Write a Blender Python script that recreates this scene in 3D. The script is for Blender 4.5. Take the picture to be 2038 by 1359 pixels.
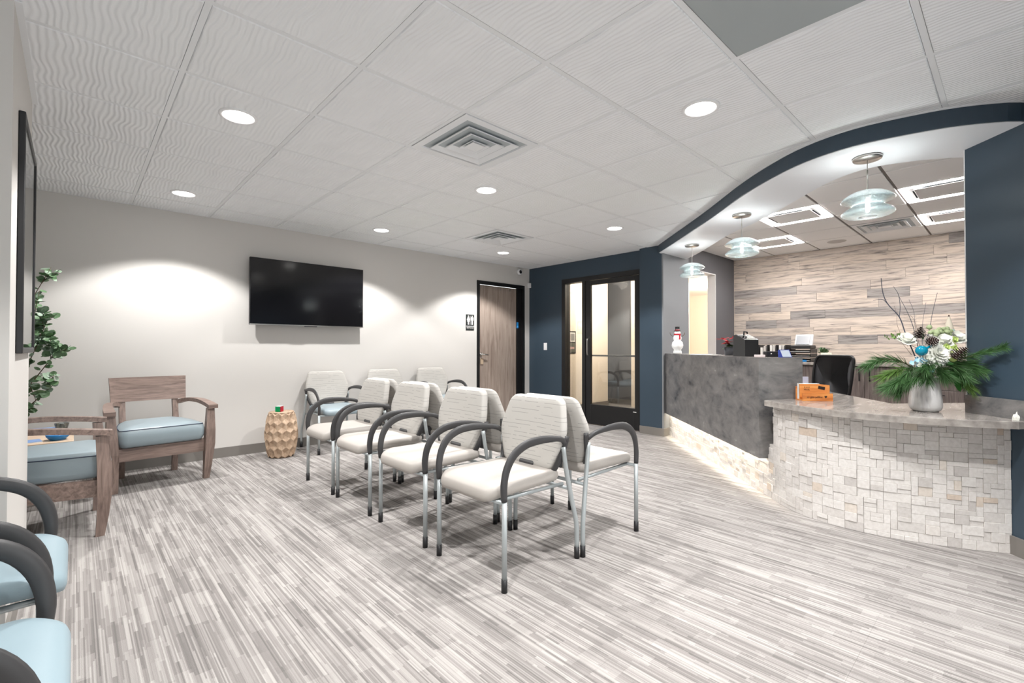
import bpy, bmesh, math, random
from mathutils import Vector, Matrix, noise
random.seed(7)
for o in list(bpy.data.objects): bpy.data.objects.remove(o)
S = bpy.context.scene
COL = S.collection
PI = math.pi
def rad(a): return math.radians(a)

# ------------------------------------------------------------------ camera
cam = bpy.data.objects.new('camera', bpy.data.cameras.new('camera'))
COL.objects.link(cam)
yaw, pitch, roll = 0.749437, 0.01275, 0.00091
_f = Vector((math.sin(yaw)*math.cos(pitch), math.cos(yaw)*math.cos(pitch), math.sin(pitch)))
_r = Vector((math.cos(yaw), -math.sin(yaw), 0)); _u = _r.cross(_f)
_r2 = _r*math.cos(roll)+_u*math.sin(roll); _u2 = _u*math.cos(roll)-_r*math.sin(roll)
cam.matrix_world = Matrix(((_r2.x, _u2.x, -_f.x, 0), (_r2.y, _u2.y, -_f.y, 0), (_r2.z, _u2.z, -_f.z, 1.127), (0, 0, 0, 1)))
cam.data.sensor_width = 36.0
cam.data.lens = 934.75*36/2038
cam.data.clip_start = 0.02
S.camera = cam

# ------------------------------------------------------------------ world, view
W = bpy.data.worlds.new('world'); S.world = W; W.use_nodes = True
W.node_tree.nodes['Background'].inputs['Color'].default_value = (0.93, 0.97, 1.0, 1)
W.node_tree.nodes['Background'].inputs['Strength'].default_value = 3.0
S.view_settings.view_transform = 'Standard'
S.view_settings.look = 'None'
S.view_settings.gamma = 1.0
S.view_settings.use_curve_mapping = False
S.view_settings.exposure = 0.43

DOWN_W = 110.0      # recessed downlights
LED_E = 38.0       # light strips of the reception ceiling
PEND_W = 12.0
LENS_E = 14.0
CEIL = 2.4387
RCEIL = 2.56
SOFF = 2.33

# ------------------------------------------------------------------ materials
MATS = {}
def M(name, col, rough=0.6, metal=0.0, spec=0.5, **kw):
    if name in MATS: return MATS[name]
    m = bpy.data.materials.new(name); m.use_nodes = True
    b = m.node_tree.nodes['Principled BSDF']
    b.inputs['Base Color'].default_value = (*col, 1)
    b.inputs['Roughness'].default_value = rough
    b.inputs['Metallic'].default_value = metal
    b.inputs['Specular IOR Level'].default_value = spec
    for k, v in kw.items(): b.inputs[k].default_value = v
    MATS[name] = m
    return m
def nt(m): return m.node_tree.nodes, m.node_tree.links, m.node_tree.nodes['Principled BSDF']
def ramp(N, stops, interp='LINEAR'):
    r = N.new('ShaderNodeValToRGB'); e = r.color_ramp.elements; r.color_ramp.interpolation = interp
    while len(e) < len(stops): e.new(0.5)
    for i, (p, c) in enumerate(stops): e[i].position = p; e[i].color = (*c, 1)
    return r
def math_n(N, L, op, a, b=None, c=None):
    n = N.new('ShaderNodeMath'); n.operation = op
    for i, v in enumerate((a, b, c)):
        if v is None: continue
        if isinstance(v, (int, float)): n.inputs[i].default_value = v
        else: L.new(v, n.inputs[i])
    return n.outputs[0]
def add_bump(m, height, strength=0.3, dist=0.002):
    N, L, B = nt(m); b = N.new('ShaderNodeBump')
    b.inputs['Strength'].default_value = strength; b.inputs['Distance'].default_value = dist
    L.new(height, b.inputs['Height']); L.new(b.outputs[0], B.inputs['Normal'])
def noise_bump(m, scale=200, strength=0.2, dist=0.001, coord='Position'):
    N, L, B = nt(m); g = N.new('ShaderNodeNewGeometry'); t = N.new('ShaderNodeTexNoise')
    t.inputs['Scale'].default_value = scale; t.inputs['Detail'].default_value = 3
    L.new(g.outputs['Position'], t.inputs['Vector']); add_bump(m, t.outputs['Fac'], strength, dist)
    return m

m_wall = noise_bump(M('paint_greige', (0.66, 0.638, 0.612), 0.75), 120, 0.08)
m_gray = noise_bump(M('paint_gray', (0.125, 0.125, 0.135), 0.6), 120, 0.08)
m_gray_lit = noise_bump(M('paint_gray_lit', (0.24, 0.25, 0.265), 0.6), 120, 0.08)  # same grey paint as the reception wall, stronger light put into the colour
m_blue = noise_bump(M('paint_navy', (0.037, 0.062, 0.09), 0.45), 120, 0.1)
m_white = M('paint_white', (0.82, 0.82, 0.83), 0.6)
m_soffit = noise_bump(M('soffit_white', (0.82, 0.84, 0.88), 0.5), 60, 0.06)
m_beige = M('paint_beige', (0.84, 0.76, 0.66), 0.7)
m_base = M('rubber_base', (0.20, 0.185, 0.17), 0.5)
m_grid = M('ceiling_grid', (0.80, 0.815, 0.835), 0.45)
m_black = M('black_metal', (0.007, 0.007, 0.008), 0.45)
m_blackp = M('black_plastic', (0.018, 0.018, 0.02), 0.45)
m_char = M('charcoal_plastic', (0.045, 0.044, 0.046), 0.45)
m_tube = M('silver_paint', (0.42, 0.455, 0.465), 0.38, 0.3)
m_chrome = M('brushed_nickel', (0.62, 0.60, 0.57), 0.28, 1.0)
m_paper = M('paper', (0.85, 0.84, 0.82), 0.8)
m_screen = M('tv_screen', (0.004, 0.004, 0.005), 0.12)
m_dark = M('dark_hollow', (0.02, 0.025, 0.03), 0.8)
m_leaf = M('eucalyptus_leaf', (0.13, 0.23, 0.115), 0.5)
m_leaf2 = M('eucalyptus_pale', (0.30, 0.40, 0.30), 0.5)
m_stem = M('stem_brown', (0.12, 0.08, 0.05), 0.7)
m_needle = M('pine_needle', (0.06, 0.15, 0.045), 0.5)
m_needle2 = M('pine_needle_light', (0.13, 0.25, 0.05), 0.5)
m_petal = M('petal_white', (0.85, 0.86, 0.80), 0.6)
m_petalg = M('petal_green', (0.55, 0.68, 0.22), 0.6)
m_petalb = M('petal_blue', (0.35, 0.62, 0.82), 0.6)
m_cone = M('cone_brown', (0.07, 0.035, 0.03), 0.7)
m_teal = M('teal_glass', (0.0, 0.22, 0.34), 0.15)
m_red = M('red_bract', (0.55, 0.005, 0.02), 0.5)
m_purple = M('purple_card', (0.16, 0.09, 0.28), 0.5)
m_blueplastic = M('blue_plastic', (0.02, 0.22, 0.55), 0.3)
m_cream = M('cream', (0.75, 0.68, 0.56), 0.6)
m_leafdark = M('leaf_dark', (0.02, 0.09, 0.015), 0.4)

def emis(name, col, s):
    m = bpy.data.materials.new(name); m.use_nodes = True
    N = m.node_tree.nodes; L = m.node_tree.links; N.clear()
    o = N.new('ShaderNodeOutputMaterial'); e = N.new('ShaderNodeEmission')
    e.inputs[0].default_value = (*col, 1); e.inputs[1].default_value = s
    L.new(e.outputs[0], o.inputs[0]); return m
m_lens = emis('downlight_lens', (1.0, 0.97, 0.93), LENS_E)
m_led = emis('led_strip', (1.0, 0.955, 0.925), LED_E)
m_bulb = emis('bulb', (1.0, 0.98, 0.95), 30)
m_under = emis('under_panel_led', (1.0, 0.88, 0.70), 70)
m_hall = emis('hall_lens', (1.0, 0.88, 0.7), 14)

def glass(name, tint, glossmix=1.0, bump=0.0, milky=0.0):
    m = bpy.data.materials.new(name); m.use_nodes = True
    N = m.node_tree.nodes; L = m.node_tree.links; N.clear()
    o = N.new('ShaderNodeOutputMaterial'); t = N.new('ShaderNodeBsdfTransparent'); g = N.new('ShaderNodeBsdfGlossy')
    mx = N.new('ShaderNodeMixShader'); fr = N.new('ShaderNodeFresnel'); fr.inputs[0].default_value = 1.5
    t.inputs[0].default_value = (*tint, 1); g.inputs['Roughness'].default_value = 0.03
    mu = math_n(N, L, 'MULTIPLY', fr.outputs[0], glossmix)
    mu = math_n(N, L, 'MINIMUM', mu, 0.9)
    L.new(mu, mx.inputs[0]); L.new(t.outputs[0], mx.inputs[1]); L.new(g.outputs[0], mx.inputs[2])
    if milky:
        tr = N.new('ShaderNodeBsdfTranslucent'); tr.inputs[0].default_value = (0.75, 0.93, 0.97, 1)
        m2 = N.new('ShaderNodeMixShader'); m2.inputs[0].default_value = milky
        L.new(mx.outputs[0], m2.inputs[1]); L.new(tr.outputs[0], m2.inputs[2]); L.new(m2.outputs[0], o.inputs[0])
    else: L.new(mx.outputs[0], o.inputs[0])
    if bump:
        no = N.new('ShaderNodeTexNoise'); no.inputs['Scale'].default_value = 35
        b = N.new('ShaderNodeBump'); b.inputs['Strength'].default_value = bump; b.inputs['Distance'].default_value = 0.01
        L.new(no.outputs['Fac'], b.inputs['Height'])
        L.new(b.outputs[0], g.inputs['Normal']); L.new(b.outputs[0], fr.inputs['Normal'])
    return m
m_pane = glass('pane_glass', (0.96, 0.98, 0.98), 1.6)
m_pend = glass('blown_glass', (0.95, 0.985, 0.99), 3.4, 0.6, 0.045)
m_pglass = glass('clear_glass', (0.9, 0.95, 0.95), 2.0)

# ceiling tile: wavy relief along Y
m_tile = M('ceiling_tile', (0.885, 0.90, 0.92), 0.7)
N, L, B = nt(m_tile)
g = N.new('ShaderNodeNewGeometry'); mp = N.new('ShaderNodeMapping'); mp.inputs['Scale'].default_value = (1, 0.16, 1)
L.new(g.outputs['Position'], mp.inputs['Vector'])
nz = N.new('ShaderNodeTexNoise'); nz.inputs['Scale'].default_value = 7.5; nz.inputs['Detail'].default_value = 0.5
mp2 = N.new('ShaderNodeMapping'); mp2.inputs['Scale'].default_value = (1.0, 0.8, 1)
L.new(g.outputs['Position'], mp2.inputs['Vector']); L.new(mp2.outputs[0], nz.inputs['Vector'])
sx = N.new('ShaderNodeSeparateXYZ'); L.new(g.outputs['Position'], sx.inputs[0])
ph = math_n(N, L, 'MULTIPLY', sx.outputs['X'], 2*PI/0.024)
ph = math_n(N, L, 'ADD', ph, math_n(N, L, 'MULTIPLY', nz.outputs['Fac'], 13))
sn = math_n(N, L, 'SINE', ph)
add_bump(m_tile, sn, 1.0, 0.0016)
m_tileR = M('ceiling_tile_plain', (0.90, 0.89, 0.885), 0.8)
noise_bump(m_tileR, 300, 0.3, 0.001)

# carpet
m_carpet = M('striped_carpet', (0.6, 0.58, 0.55), 0.95, spec=0.1)
N, L, B = nt(m_carpet)
g = N.new('ShaderNodeNewGeometry'); sx = N.new('ShaderNodeSeparateXYZ'); L.new(g.outputs['Position'], sx.inputs[0])
def cell(w, l, seed):
    c = math_n(N, L, 'FLOOR', math_n(N, L, 'DIVIDE', sx.outputs['X'], w))
    wn = N.new('ShaderNodeTexWhiteNoise'); wn.noise_dimensions = '2D'
    cb = N.new('ShaderNodeCombineXYZ'); L.new(c, cb.inputs[0]); cb.inputs[1].default_value = seed
    L.new(cb.outputs[0], wn.inputs['Vector'])
    off = math_n(N, L, 'MULTIPLY', wn.outputs['Value'], 9.0)
    r = math_n(N, L, 'FLOOR', math_n(N, L, 'ADD', math_n(N, L, 'DIVIDE', sx.outputs['Y'], l), off))
    cb2 = N.new('ShaderNodeCombineXYZ'); L.new(c, cb2.inputs[0]); L.new(r, cb2.inputs[1]); cb2.inputs[2].default_value = seed
    w2 = N.new('ShaderNodeTexWhiteNoise'); w2.noise_dimensions = '3D'; L.new(cb2.outputs[0], w2.inputs['Vector'])
    return w2.outputs['Value']
a = cell(0.0048, 0.75, 1.3); b_ = cell(0.052, 0.16, 5.7); c_ = cell(0.013, 0.30, 8.1)
v = math_n(N, L, 'ADD', math_n(N, L, 'MULTIPLY', a, 0.42), math_n(N, L, 'ADD', math_n(N, L, 'MULTIPLY', b_, 0.20), math_n(N, L, 'MULTIPLY', c_, 0.38)))
fine = N.new('ShaderNodeTexNoise'); fine.inputs['Scale'].default_value = 420; L.new(g.outputs['Position'], fine.inputs['Vector'])
v = math_n(N, L, 'ADD', v, math_n(N, L, 'MULTIPLY', math_n(N, L, 'SUBTRACT', fine.outputs['Fac'], 0.5), 0.35))
rp = ramp(N, [(0.10, (0.165, 0.154, 0.149)), (0.42, (0.265, 0.247, 0.238)), (0.62, (0.35, 0.330, 0.317)), (0.88, (0.435, 0.414, 0.398))])
L.new(v, rp.inputs[0]); L.new(rp.outputs[0], B.inputs['Base Color'])
add_bump(m_carpet, fine.outputs['Fac'], 0.5, 0.003)

def wood(name, stops, scale=(1, 18, 18), rnd=0.0, rough=0.5, nscale=3.0, rstops=None):
    """grain runs along local x"""
    m = M(name, (0.5, 0.4, 0.3), rough)
    N, L, B = nt(m)
    tc = N.new('ShaderNodeTexCoord'); mp = N.new('ShaderNodeMapping'); mp.inputs['Scale'].default_value = scale
    oi = N.new('ShaderNodeObjectInfo'); cb = N.new('ShaderNodeVectorMath'); cb.operation = 'ADD'
    sc = math_n(N, L, 'MULTIPLY', oi.outputs['Random'], 37.0)
    L.new(tc.outputs['Object'], cb.inputs[0]); L.new(sc, cb.inputs[1])
    L.new(cb.outputs[0], mp.inputs['Vector'])
    n1 = N.new('ShaderNodeTexNoise'); n1.inputs['Scale'].default_value = nscale; n1.inputs['Detail'].default_value = 6; n1.inputs['Roughness'].default_value = 0.62
    n1.inputs['Distortion'].default_value = 0.6
    L.new(mp.outputs[0], n1.inputs['Vector'])
    rp = ramp(N, stops); L.new(n1.outputs['Fac'], rp.inputs[0])
    out = rp.outputs[0]
    if rstops:
        r2 = ramp(N, rstops); L.new(oi.outputs['Random'], r2.inputs[0])
        mx = N.new('ShaderNodeMix'); mx.data_type = 'RGBA'; mx.blend_type = 'MULTIPLY'; mx.inputs[0].default_value = 1.0
        L.new(out, mx.inputs[6]); L.new(r2.outputs[0], mx.inputs[7]); out = mx.outputs[2]
    L.new(out, B.inputs['Base Color'])
    add_bump(m, n1.outputs['Fac'], 0.25, 0.002)
    return m
m_plank = wood('weathered_plank', [(0.30, (0.20, 0.185, 0.18)), (0.40, (0.45, 0.41, 0.385)), (0.50, (0.66, 0.605, 0.555)), (0.75, (0.80, 0.745, 0.69))],
               (1.3, 1.0, 14), rough=0.75, nscale=2.6,
               rstops=[(0.0, (0.50, 0.51, 0.53)), (0.18, (0.66, 0.64, 0.64)), (0.30, (0.95, 0.91, 0.87)), (0.80, (1.0, 0.94, 0.87)), (1.0, (0.82, 0.79, 0.77))])
N, L, B = nt(m_plank)   # planks run along world Y
for n in N:
    if n.type == 'MAPPING': n.inputs['Scale'].default_value = (1.0, 1.2, 15)
m_walnut = wood('grey_brown_wood', [(0.3, (0.12, 0.082, 0.07)), (0.5, (0.225, 0.16, 0.135)), (0.7, (0.32, 0.235, 0.20))], (1.2, 16, 16), rough=0.45)
m_walnutv = wood('grey_brown_wood_upright', [(0.3, (0.12, 0.082, 0.07)), (0.5, (0.225, 0.16, 0.135)), (0.7, (0.32, 0.235, 0.20))], (16, 16, 1.2), rough=0.45)
m_door = wood('door_veneer', [(0.3, (0.24, 0.18, 0.15)), (0.5, (0.36, 0.29, 0.245)), (0.7, (0.44, 0.36, 0.31))], (7, 7, 0.5), rough=0.45, nscale=4)
m_cab = wood('cabinet_laminate', [(0.3, (0.09, 0.07, 0.065)), (0.5, (0.17, 0.14, 0.13)), (0.7, (0.25, 0.21, 0.19))], (14, 14, 1.0), rough=0.5)
m_stool = wood('carved_wood', [(0.3, (0.34, 0.22, 0.14)), (0.5, (0.48, 0.34, 0.235)), (0.7, (0.58, 0.44, 0.32))], (12, 12, 1.5), rough=0.6)
m_mail = wood('orange_wood', [(0.3, (0.50, 0.14, 0.03)), (0.5, (0.72, 0.27, 0.07)), (0.7, (0.85, 0.42, 0.13))], (1, 10, 10), rough=0.4)
m_tabletop = wood('maple', [(0.3, (0.62, 0.44, 0.30)), (0.5, (0.72, 0.55, 0.40)), (0.7, (0.80, 0.64, 0.48))], (1, 12, 12), rough=0.4)

# solid surface
m_stone = M('solid_surface', (0.3, 0.3, 0.3), 0.28)
N, L, B = nt(m_stone)
g = N.new('ShaderNodeNewGeometry'); mp = N.new('ShaderNodeMapping'); mp.inputs['Scale'].default_value = (1, 1, 1.9); mp.inputs['Rotation'].default_value = (0.3, 0.5, 0.2)
L.new(g.outputs['Position'], mp.inputs['Vector'])
n1 = N.new('ShaderNodeTexNoise'); n1.inputs['Scale'].default_value = 5.0; n1.inputs['Detail'].default_value = 9; n1.inputs['Roughness'].default_value = 0.66; n1.inputs['Distortion'].default_value = 0.35
L.new(mp.outputs[0], n1.inputs['Vector'])
rp = ramp(N, [(0.30, (0.06, 0.06, 0.065)), (0.40, (0.13, 0.128, 0.13)), (0.50, (0.18, 0.174, 0.172)), (0.64, (0.235, 0.225, 0.22)), (0.72, (0.40, 0.39, 0.385))])
L.new(n1.outputs['Fac'], rp.inputs[0]); L.new(rp.outputs[0], B.inputs['Base Color'])
m_top = M('counter_top', (0.4, 0.36, 0.33), 0.16)
N, L, B = nt(m_top)
g = N.new('ShaderNodeNewGeometry'); mp = N.new('ShaderNodeMapping'); mp.inputs['Scale'].default_value = (1, 7, 7); mp.inputs['Rotation'].default_value = (0, 0, rad(-45))
L.new(g.outputs['Position'], mp.inputs['Vector'])
n1 = N.new('ShaderNodeTexNoise'); n1.inputs['Scale'].default_value = 3; n1.inputs['Detail'].default_value = 6
L.new(mp.outputs[0], n1.inputs['Vector'])
rp = ramp(N, [(0.3, (0.24, 0.22, 0.205)), (0.5, (0.36, 0.33, 0.305)), (0.7, (0.47, 0.435, 0.405))])
L.new(n1.outputs['Fac'], rp.inputs[0]); L.new(rp.outputs[0], B.inputs['Base Color'])

# mosaic
def rnd_col(name, stops, rough=0.6, nb=60):
    m = M(name, (0.7, 0.65, 0.6), rough); N, L, B = nt(m)
    oi = N.new('ShaderNodeObjectInfo'); rp = ramp(N, stops, 'LINEAR'); L.new(oi.outputs['Random'], rp.inputs[0])
    g = N.new('ShaderNodeNewGeometry'); n = N.new('ShaderNodeTexNoise'); n.inputs['Scale'].default_value = nb; n.inputs['Detail'].default_value = 4
    L.new(g.outputs['Position'], n.inputs['Vector'])
    r2 = ramp(N, [(0.3, (0.86, 0.85, 0.84)), (0.7, (1, 1, 1))]); L.new(n.outputs['Fac'], r2.inputs[0])
    mx = N.new('ShaderNodeMix'); mx.data_type = 'RGBA'; mx.blend_type = 'MULTIPLY'; mx.inputs[0].default_value = 1
    L.new(rp.outputs[0], mx.inputs[6]); L.new(r2.outputs[0], mx.inputs[7]); L.new(mx.outputs[2], B.inputs['Base Color'])
    add_bump(m, n.outputs['Fac'], 0.3, 0.002)
    return m
m_mos = rnd_col('travertine', [(0.0, (0.60, 0.57, 0.55)), (0.08, (0.70, 0.67, 0.645)), (0.5, (0.77, 0.74, 0.715)), (0.92, (0.80, 0.775, 0.75)), (0.97, (0.72, 0.64, 0.56)), (1.0, (0.66, 0.55, 0.46))])
m_grout = M('grout', (0.66, 0.63, 0.60), 0.8)

# fabrics
def dashed(name, col, dark):
    m = M(name, col, 0.85, spec=0.2); N, L, B = nt(m)
    tc = N.new('ShaderNodeTexCoord'); sx = N.new('ShaderNodeSeparateXYZ'); L.new(tc.outputs['Object'], sx.inputs[0])
    z = math_n(N, L, 'DIVIDE', sx.outputs['Z'], 0.022)
    zf = math_n(N, L, 'FRACT', z); row = math_n(N, L, 'FLOOR', z)
    wn = N.new('ShaderNodeTexNoise'); wn.inputs['Scale'].default_value = 9
    cb = N.new('ShaderNodeCombineXYZ'); L.new(sx.outputs['X'], cb.inputs[0]); L.new(math_n(N, L, 'MULTIPLY', row, 3.1), cb.inputs[1])
    L.new(cb.outputs[0], wn.inputs['Vector'])
    line = math_n(N, L, 'LESS_THAN', zf, 0.13)
    on = math_n(N, L, 'GREATER_THAN', wn.outputs['Fac'], 0.47)
    k = math_n(N, L, 'MULTIPLY', line, on)
    mx = N.new('ShaderNodeMix'); mx.data_type = 'RGBA'; mx.inputs[6].default_value = (*col, 1); mx.inputs[7].default_value = (*dark, 1)
    L.new(k, mx.inputs[0]); L.new(mx.outputs[2], B.inputs['Base Color'])
    return m
m_back = dashed('cream_dashed_fabric', (0.49, 0.472, 0.445), (0.33, 0.318, 0.305))
m_seat = M('cream_vinyl', (0.45, 0.418, 0.388), 0.5); noise_bump(m_seat, 300, 0.1, 0.001)
m_vblue = M('blue_vinyl', (0.29, 0.385, 0.435), 0.42); noise_bump(m_vblue, 250, 0.12, 0.001)
m_vblue2 = M('dusty_blue_vinyl', (0.28, 0.345, 0.38), 0.38); noise_bump(m_vblue2, 250, 0.12, 0.001)
m_pipe = M('navy_piping', (0.03, 0.045, 0.08), 0.5)
m_mesh = M('chair_mesh', (0.05, 0.05, 0.055), 0.8)
m_vase = M('white_ceramic', (0.78, 0.77, 0.78), 0.25)
N, L, B = nt(m_vase)
tc = N.new('ShaderNodeTexCoord'); mp = N.new('ShaderNodeMapping'); mp.inputs['Scale'].default_value = (14, 14, 2.0); L.new(tc.outputs['Object'], mp.inputs[0])
n1 = N.new('ShaderNodeTexNoise'); n1.inputs['Scale'].default_value = 2.2; n1.inputs['Detail'].default_value = 4; L.new(mp.outputs[0], n1.inputs['Vector'])
sz = N.new('ShaderNodeSeparateXYZ'); L.new(tc.outputs['Object'], sz.inputs[0])
k = math_n(N, L, 'ADD', n1.outputs['Fac'], math_n(N, L, 'MULTIPLY', sz.outputs['Z'], 1.1))
rp = ramp(N, [(0.60, (0.80, 0.79, 0.79)), (0.78, (0.50, 0.49, 0.50))]); L.new(k, rp.inputs[0]); L.new(rp.outputs[0], B.inputs['Base Color'])

# ------------------------------------------------------------------ mesh helpers
class MB:
    def __init__(s): s.v = []; s.f = []; s.sm = []
    def add(s, vs, fs, smooth=False, mtx=None):
        o = len(s.v)
        for p in vs:
            p = Vector(p)
            s.v.append(mtx @ p if mtx else p)
        for f in fs: s.f.append([i+o for i in f]); s.sm.append(smooth)
        return s
    def box(s, x0, x1, y0, y1, z0, z1, mtx=None):
        vs = [(x0, y0, z0), (x1, y0, z0), (x1, y1, z0), (x0, y1, z0), (x0, y0, z1), (x1, y0, z1), (x1, y1, z1), (x0, y1, z1)]
        return s.add(vs, [(0, 3, 2, 1), (4, 5, 6, 7), (0, 1, 5, 4), (1, 2, 6, 5), (2, 3, 7, 6), (3, 0, 4, 7)], False, mtx)
    def bbox(s, x0, x1, y0, y1, z0, z1, b=0.004, mtx=None):
        """box with chamfered vertical and horizontal edges"""
        rings = []
        for z, i in ((z0, b), (z0+b, 0), (z1-b, 0), (z1, b)):
            c = b
            rings.append([(x0+i+c*(i == 0), y0+i, z), (x1-i-c*(i == 0), y0+i, z), (x1-i, y0+i+c*(i == 0), z), (x1-i, y1-i-c*(i == 0), z),
                          (x1-i-c*(i == 0), y1-i, z), (x0+i+c*(i == 0), y1-i, z), (x0+i, y1-i-c*(i == 0), z), (x0+i, y0+i+c*(i == 0), z)])
        return s.rings(rings, True, False, mtx)
    def rings(s, rings, cap=True, smooth=True, mtx=None, closed=True):
        n = len(rings[0]); vs = [p for r in rings for p in r]; fs = []
        for i in range(len(rings)-1):
            for j in range(n if closed else n-1):
                k = (j+1) % n
                fs.append((i*n+j, i*n+k, (i+1)*n+k, (i+1)*n+j))
        if cap:
            fs.append(tuple(reversed(range(n)))); fs.append(tuple(range((len(rings)-1)*n, len(rings)*n)))
        return s.add(vs, fs, smooth, mtx)
    def prism(s, poly, z0, z1, smooth=False, mtx=None):
        if area(poly) < 0: poly = poly[::-1]
        return s.rings([[(x, y, z0) for x, y in poly], [(x, y, z1) for x, y in poly]], True, smooth, mtx)
    def lathe(s, prof, n=32, mtx=None, cap=False, smooth=True):
        rg = [[(r*math.cos(2*PI*i/n), r*math.sin(2*PI*i/n), z) for i in range(n)] for r, z in prof]
        return s.rings(rg, cap, smooth, mtx)
    def tube(s, path, r, n=10, ry=None, up=None, cap=True, mtx=None):
        """path of points; r radius or list; ry second radius (flattened section)"""
        P = [Vector(p) for p in path]; rg = []
        prev = None
        for i, p in enumerate(P):
            t = (P[min(i+1, len(P)-1)]-P[max(i-1, 0)]).normalized()
            if up is not None: a = Vector(up)
            elif prev is None: a = Vector((0, 0, 1)) if abs(t.z) < 0.9 else Vector((1, 0, 0))
            else: a = prev
            a = (a-t*a.dot(t)).normalized(); b = t.cross(a); prev = a
            ra = r[i] if isinstance(r, (list, tuple)) else r
            rb = ra if ry is None else (ry[i] if isinstance(ry, (list, tuple)) else ry)
            rg.append([p+a*math.cos(2*PI*j/n)*ra+b*math.sin(2*PI*j/n)*rb for j in range(n)])
        return s.rings(rg, cap, True, mtx)
    def build(s, name, mat, parent=None, loc=None):
        me = bpy.data.meshes.new(name)
        me.from_pydata([tuple(v) for v in s.v], [], s.f)
        me.polygons.foreach_set('use_smooth', s.sm)
        if mat: me.materials.append(mat)
        me.update()
        bm = bmesh.new(); bm.from_mesh(me); bmesh.ops.recalc_face_normals(bm, faces=bm.faces); bm.to_mesh(me); bm.free()
        o = bpy.data.objects.new(name, me); COL.objects.link(o)
        if parent: o.parent = parent
        if loc: o.location = loc
        return o
def area(p): return sum(p[i][0]*p[(i+1) % len(p)][1]-p[(i+1) % len(p)][0]*p[i][1] for i in range(len(p)))/2
def tag(o, label=None, cat=None, group=None, kind=None):
    if label: o['label'] = label
    if cat: o['category'] = cat
    if group: o['group'] = group
    if kind: o['kind'] = kind
    return o
def thing(name, label, cat, loc=(0, 0, 0), rz=0, group=None):
    o = bpy.data.objects.new(name, None); COL.objects.link(o); o.location = loc; o.rotation_euler = (0, 0, rz)
    o.empty_display_size = 0.1
    return tag(o, label, cat, group)
def struct(name, mb, mat, label=None):
    o = mb.build(name, mat); return tag(o, label, None, None, 'structure')
KIDS = {}
def copy_tree(o, parent=None):
    c = o.copy(); COL.objects.link(c); c.parent = parent
    for ch in [x for x in o.children]: copy_tree(ch, c)
    return c
def catmull(pts, seg=6):
    P = [Vector((*p, 0)) if len(p) == 2 else Vector(p) for p in pts]; out = []
    for i in range(len(P)-1):
        a = P[i-1] if i else P[0]*2-P[1]; b = P[i]; c = P[i+1]; d = P[i+2] if i+2 < len(P) else P[-1]*2-P[-2]
        for k in range(seg):
            t = k/seg
            out.append(0.5*((2*b)+(c-a)*t+(2*a-5*b+4*c-d)*t*t+(3*b-a-3*c+d)*t**3))
    out.append(P[-1]); return out
def round_poly(pts, r, seg=4):
    out = []; n = len(pts)
    for i in range(n):
        p = Vector(pts[i]); a = Vector(pts[i-1]); b = Vector(pts[(i+1) % n])
        rr = r[i] if isinstance(r, (list, tuple)) else r
        da = (a-p); db = (b-p); k = min(rr, da.length*0.48, db.length*0.48)
        s0 = p+da.normalized()*k; s1 = p+db.normalized()*k
        for j in range(seg+1):
            t = j/seg; q = s0*(1-t)**2+p*2*t*(1-t)+s1*t*t; out.append((q.x, q.y))
    return out
def pad(outline, layers, mp, mtx=None):
    """stack of inset copies of a 2D outline; layers = [(scale, h)], mp(u, v, h) -> 3D"""
    cx = sum(p[0] for p in outline)/len(outline); cy = sum(p[1] for p in outline)/len(outline)
    mb = MB(); rg = []
    for sc, h in layers: rg.append([mp(cx+(x-cx)*sc, cy+(y-cy)*sc, h) for x, y in outline])
    mb.rings(rg, True, True, mtx); return mb

def text(body, size, mat, parent, loc, rot, name='lettering', extr=0.0006, sx=1.0):
    cu = bpy.data.curves.new('t', 'FONT'); cu.body = body; cu.size = size; cu.extrude = extr; cu.align_x = 'CENTER'; cu.align_y = 'CENTER'
    t = bpy.data.objects.new('t', cu); COL.objects.link(t)
    me = bpy.data.meshes.new_from_object(t); bpy.data.objects.remove(t)
    for v in me.vertices: v.co.x *= sx
    me.materials.clear(); me.materials.append(mat)
    o = bpy.data.objects.new(name, me); COL.objects.link(o); o.parent = parent; o.location = loc; o.rotation_euler = rot
    return o

# ================================================================== SETTING
# floor with carpet tiles
struct_floor = struct('floor', MB().box(-2.2, 12, -3.4, 7.2, -0.12, -0.008), m_grout)
ctile = MB().box(-0.3046, 0.3046, -0.3046, 0.3046, -0.008, 0.0).build('carpet_tile', m_carpet, struct_floor)
nct = 0
first = True
for i in range(-3, 19):
    for j in range(-5, 12):
        x = 0.05+i*0.6096; y = 0.1+j*0.6096
        if x > 8.2 and not (y > 3.0): continue
        if x > 4.2 and y < -1.2: continue
        if first: o = ctile; first = False
        elif nct < 290:
            o = ctile.copy(); COL.objects.link(o); o.parent = struct_floor
        else: continue
        o.location = (x, y, 0); nct += 1

# walls
YT = 5.55; XB = 5.56; TOP = 2.70
def wall(name, poly, z0, z1, mat): return struct(name, MB().prism(poly, z0, z1), mat)
w = MB()
w.box(-1.7, 4.437, YT, YT+0.14, 0, TOP).box(5.436, XB+0.12, YT, YT+0.14, 0, TOP).box(4.437, 5.436, YT, YT+0.14, 2.14, TOP)
struct('wall_back', w, m_wall)
w = MB()
w.box(XB, XB+0.12, 4.82, YT, 0, TOP).box(XB, XB+0.12, 3.35, 4.82, 2.182, TOP).box(XB, XB+0.12, 3.35, 3.406, 0, 2.182)
struct('wall_far', w, m_blue)
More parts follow.
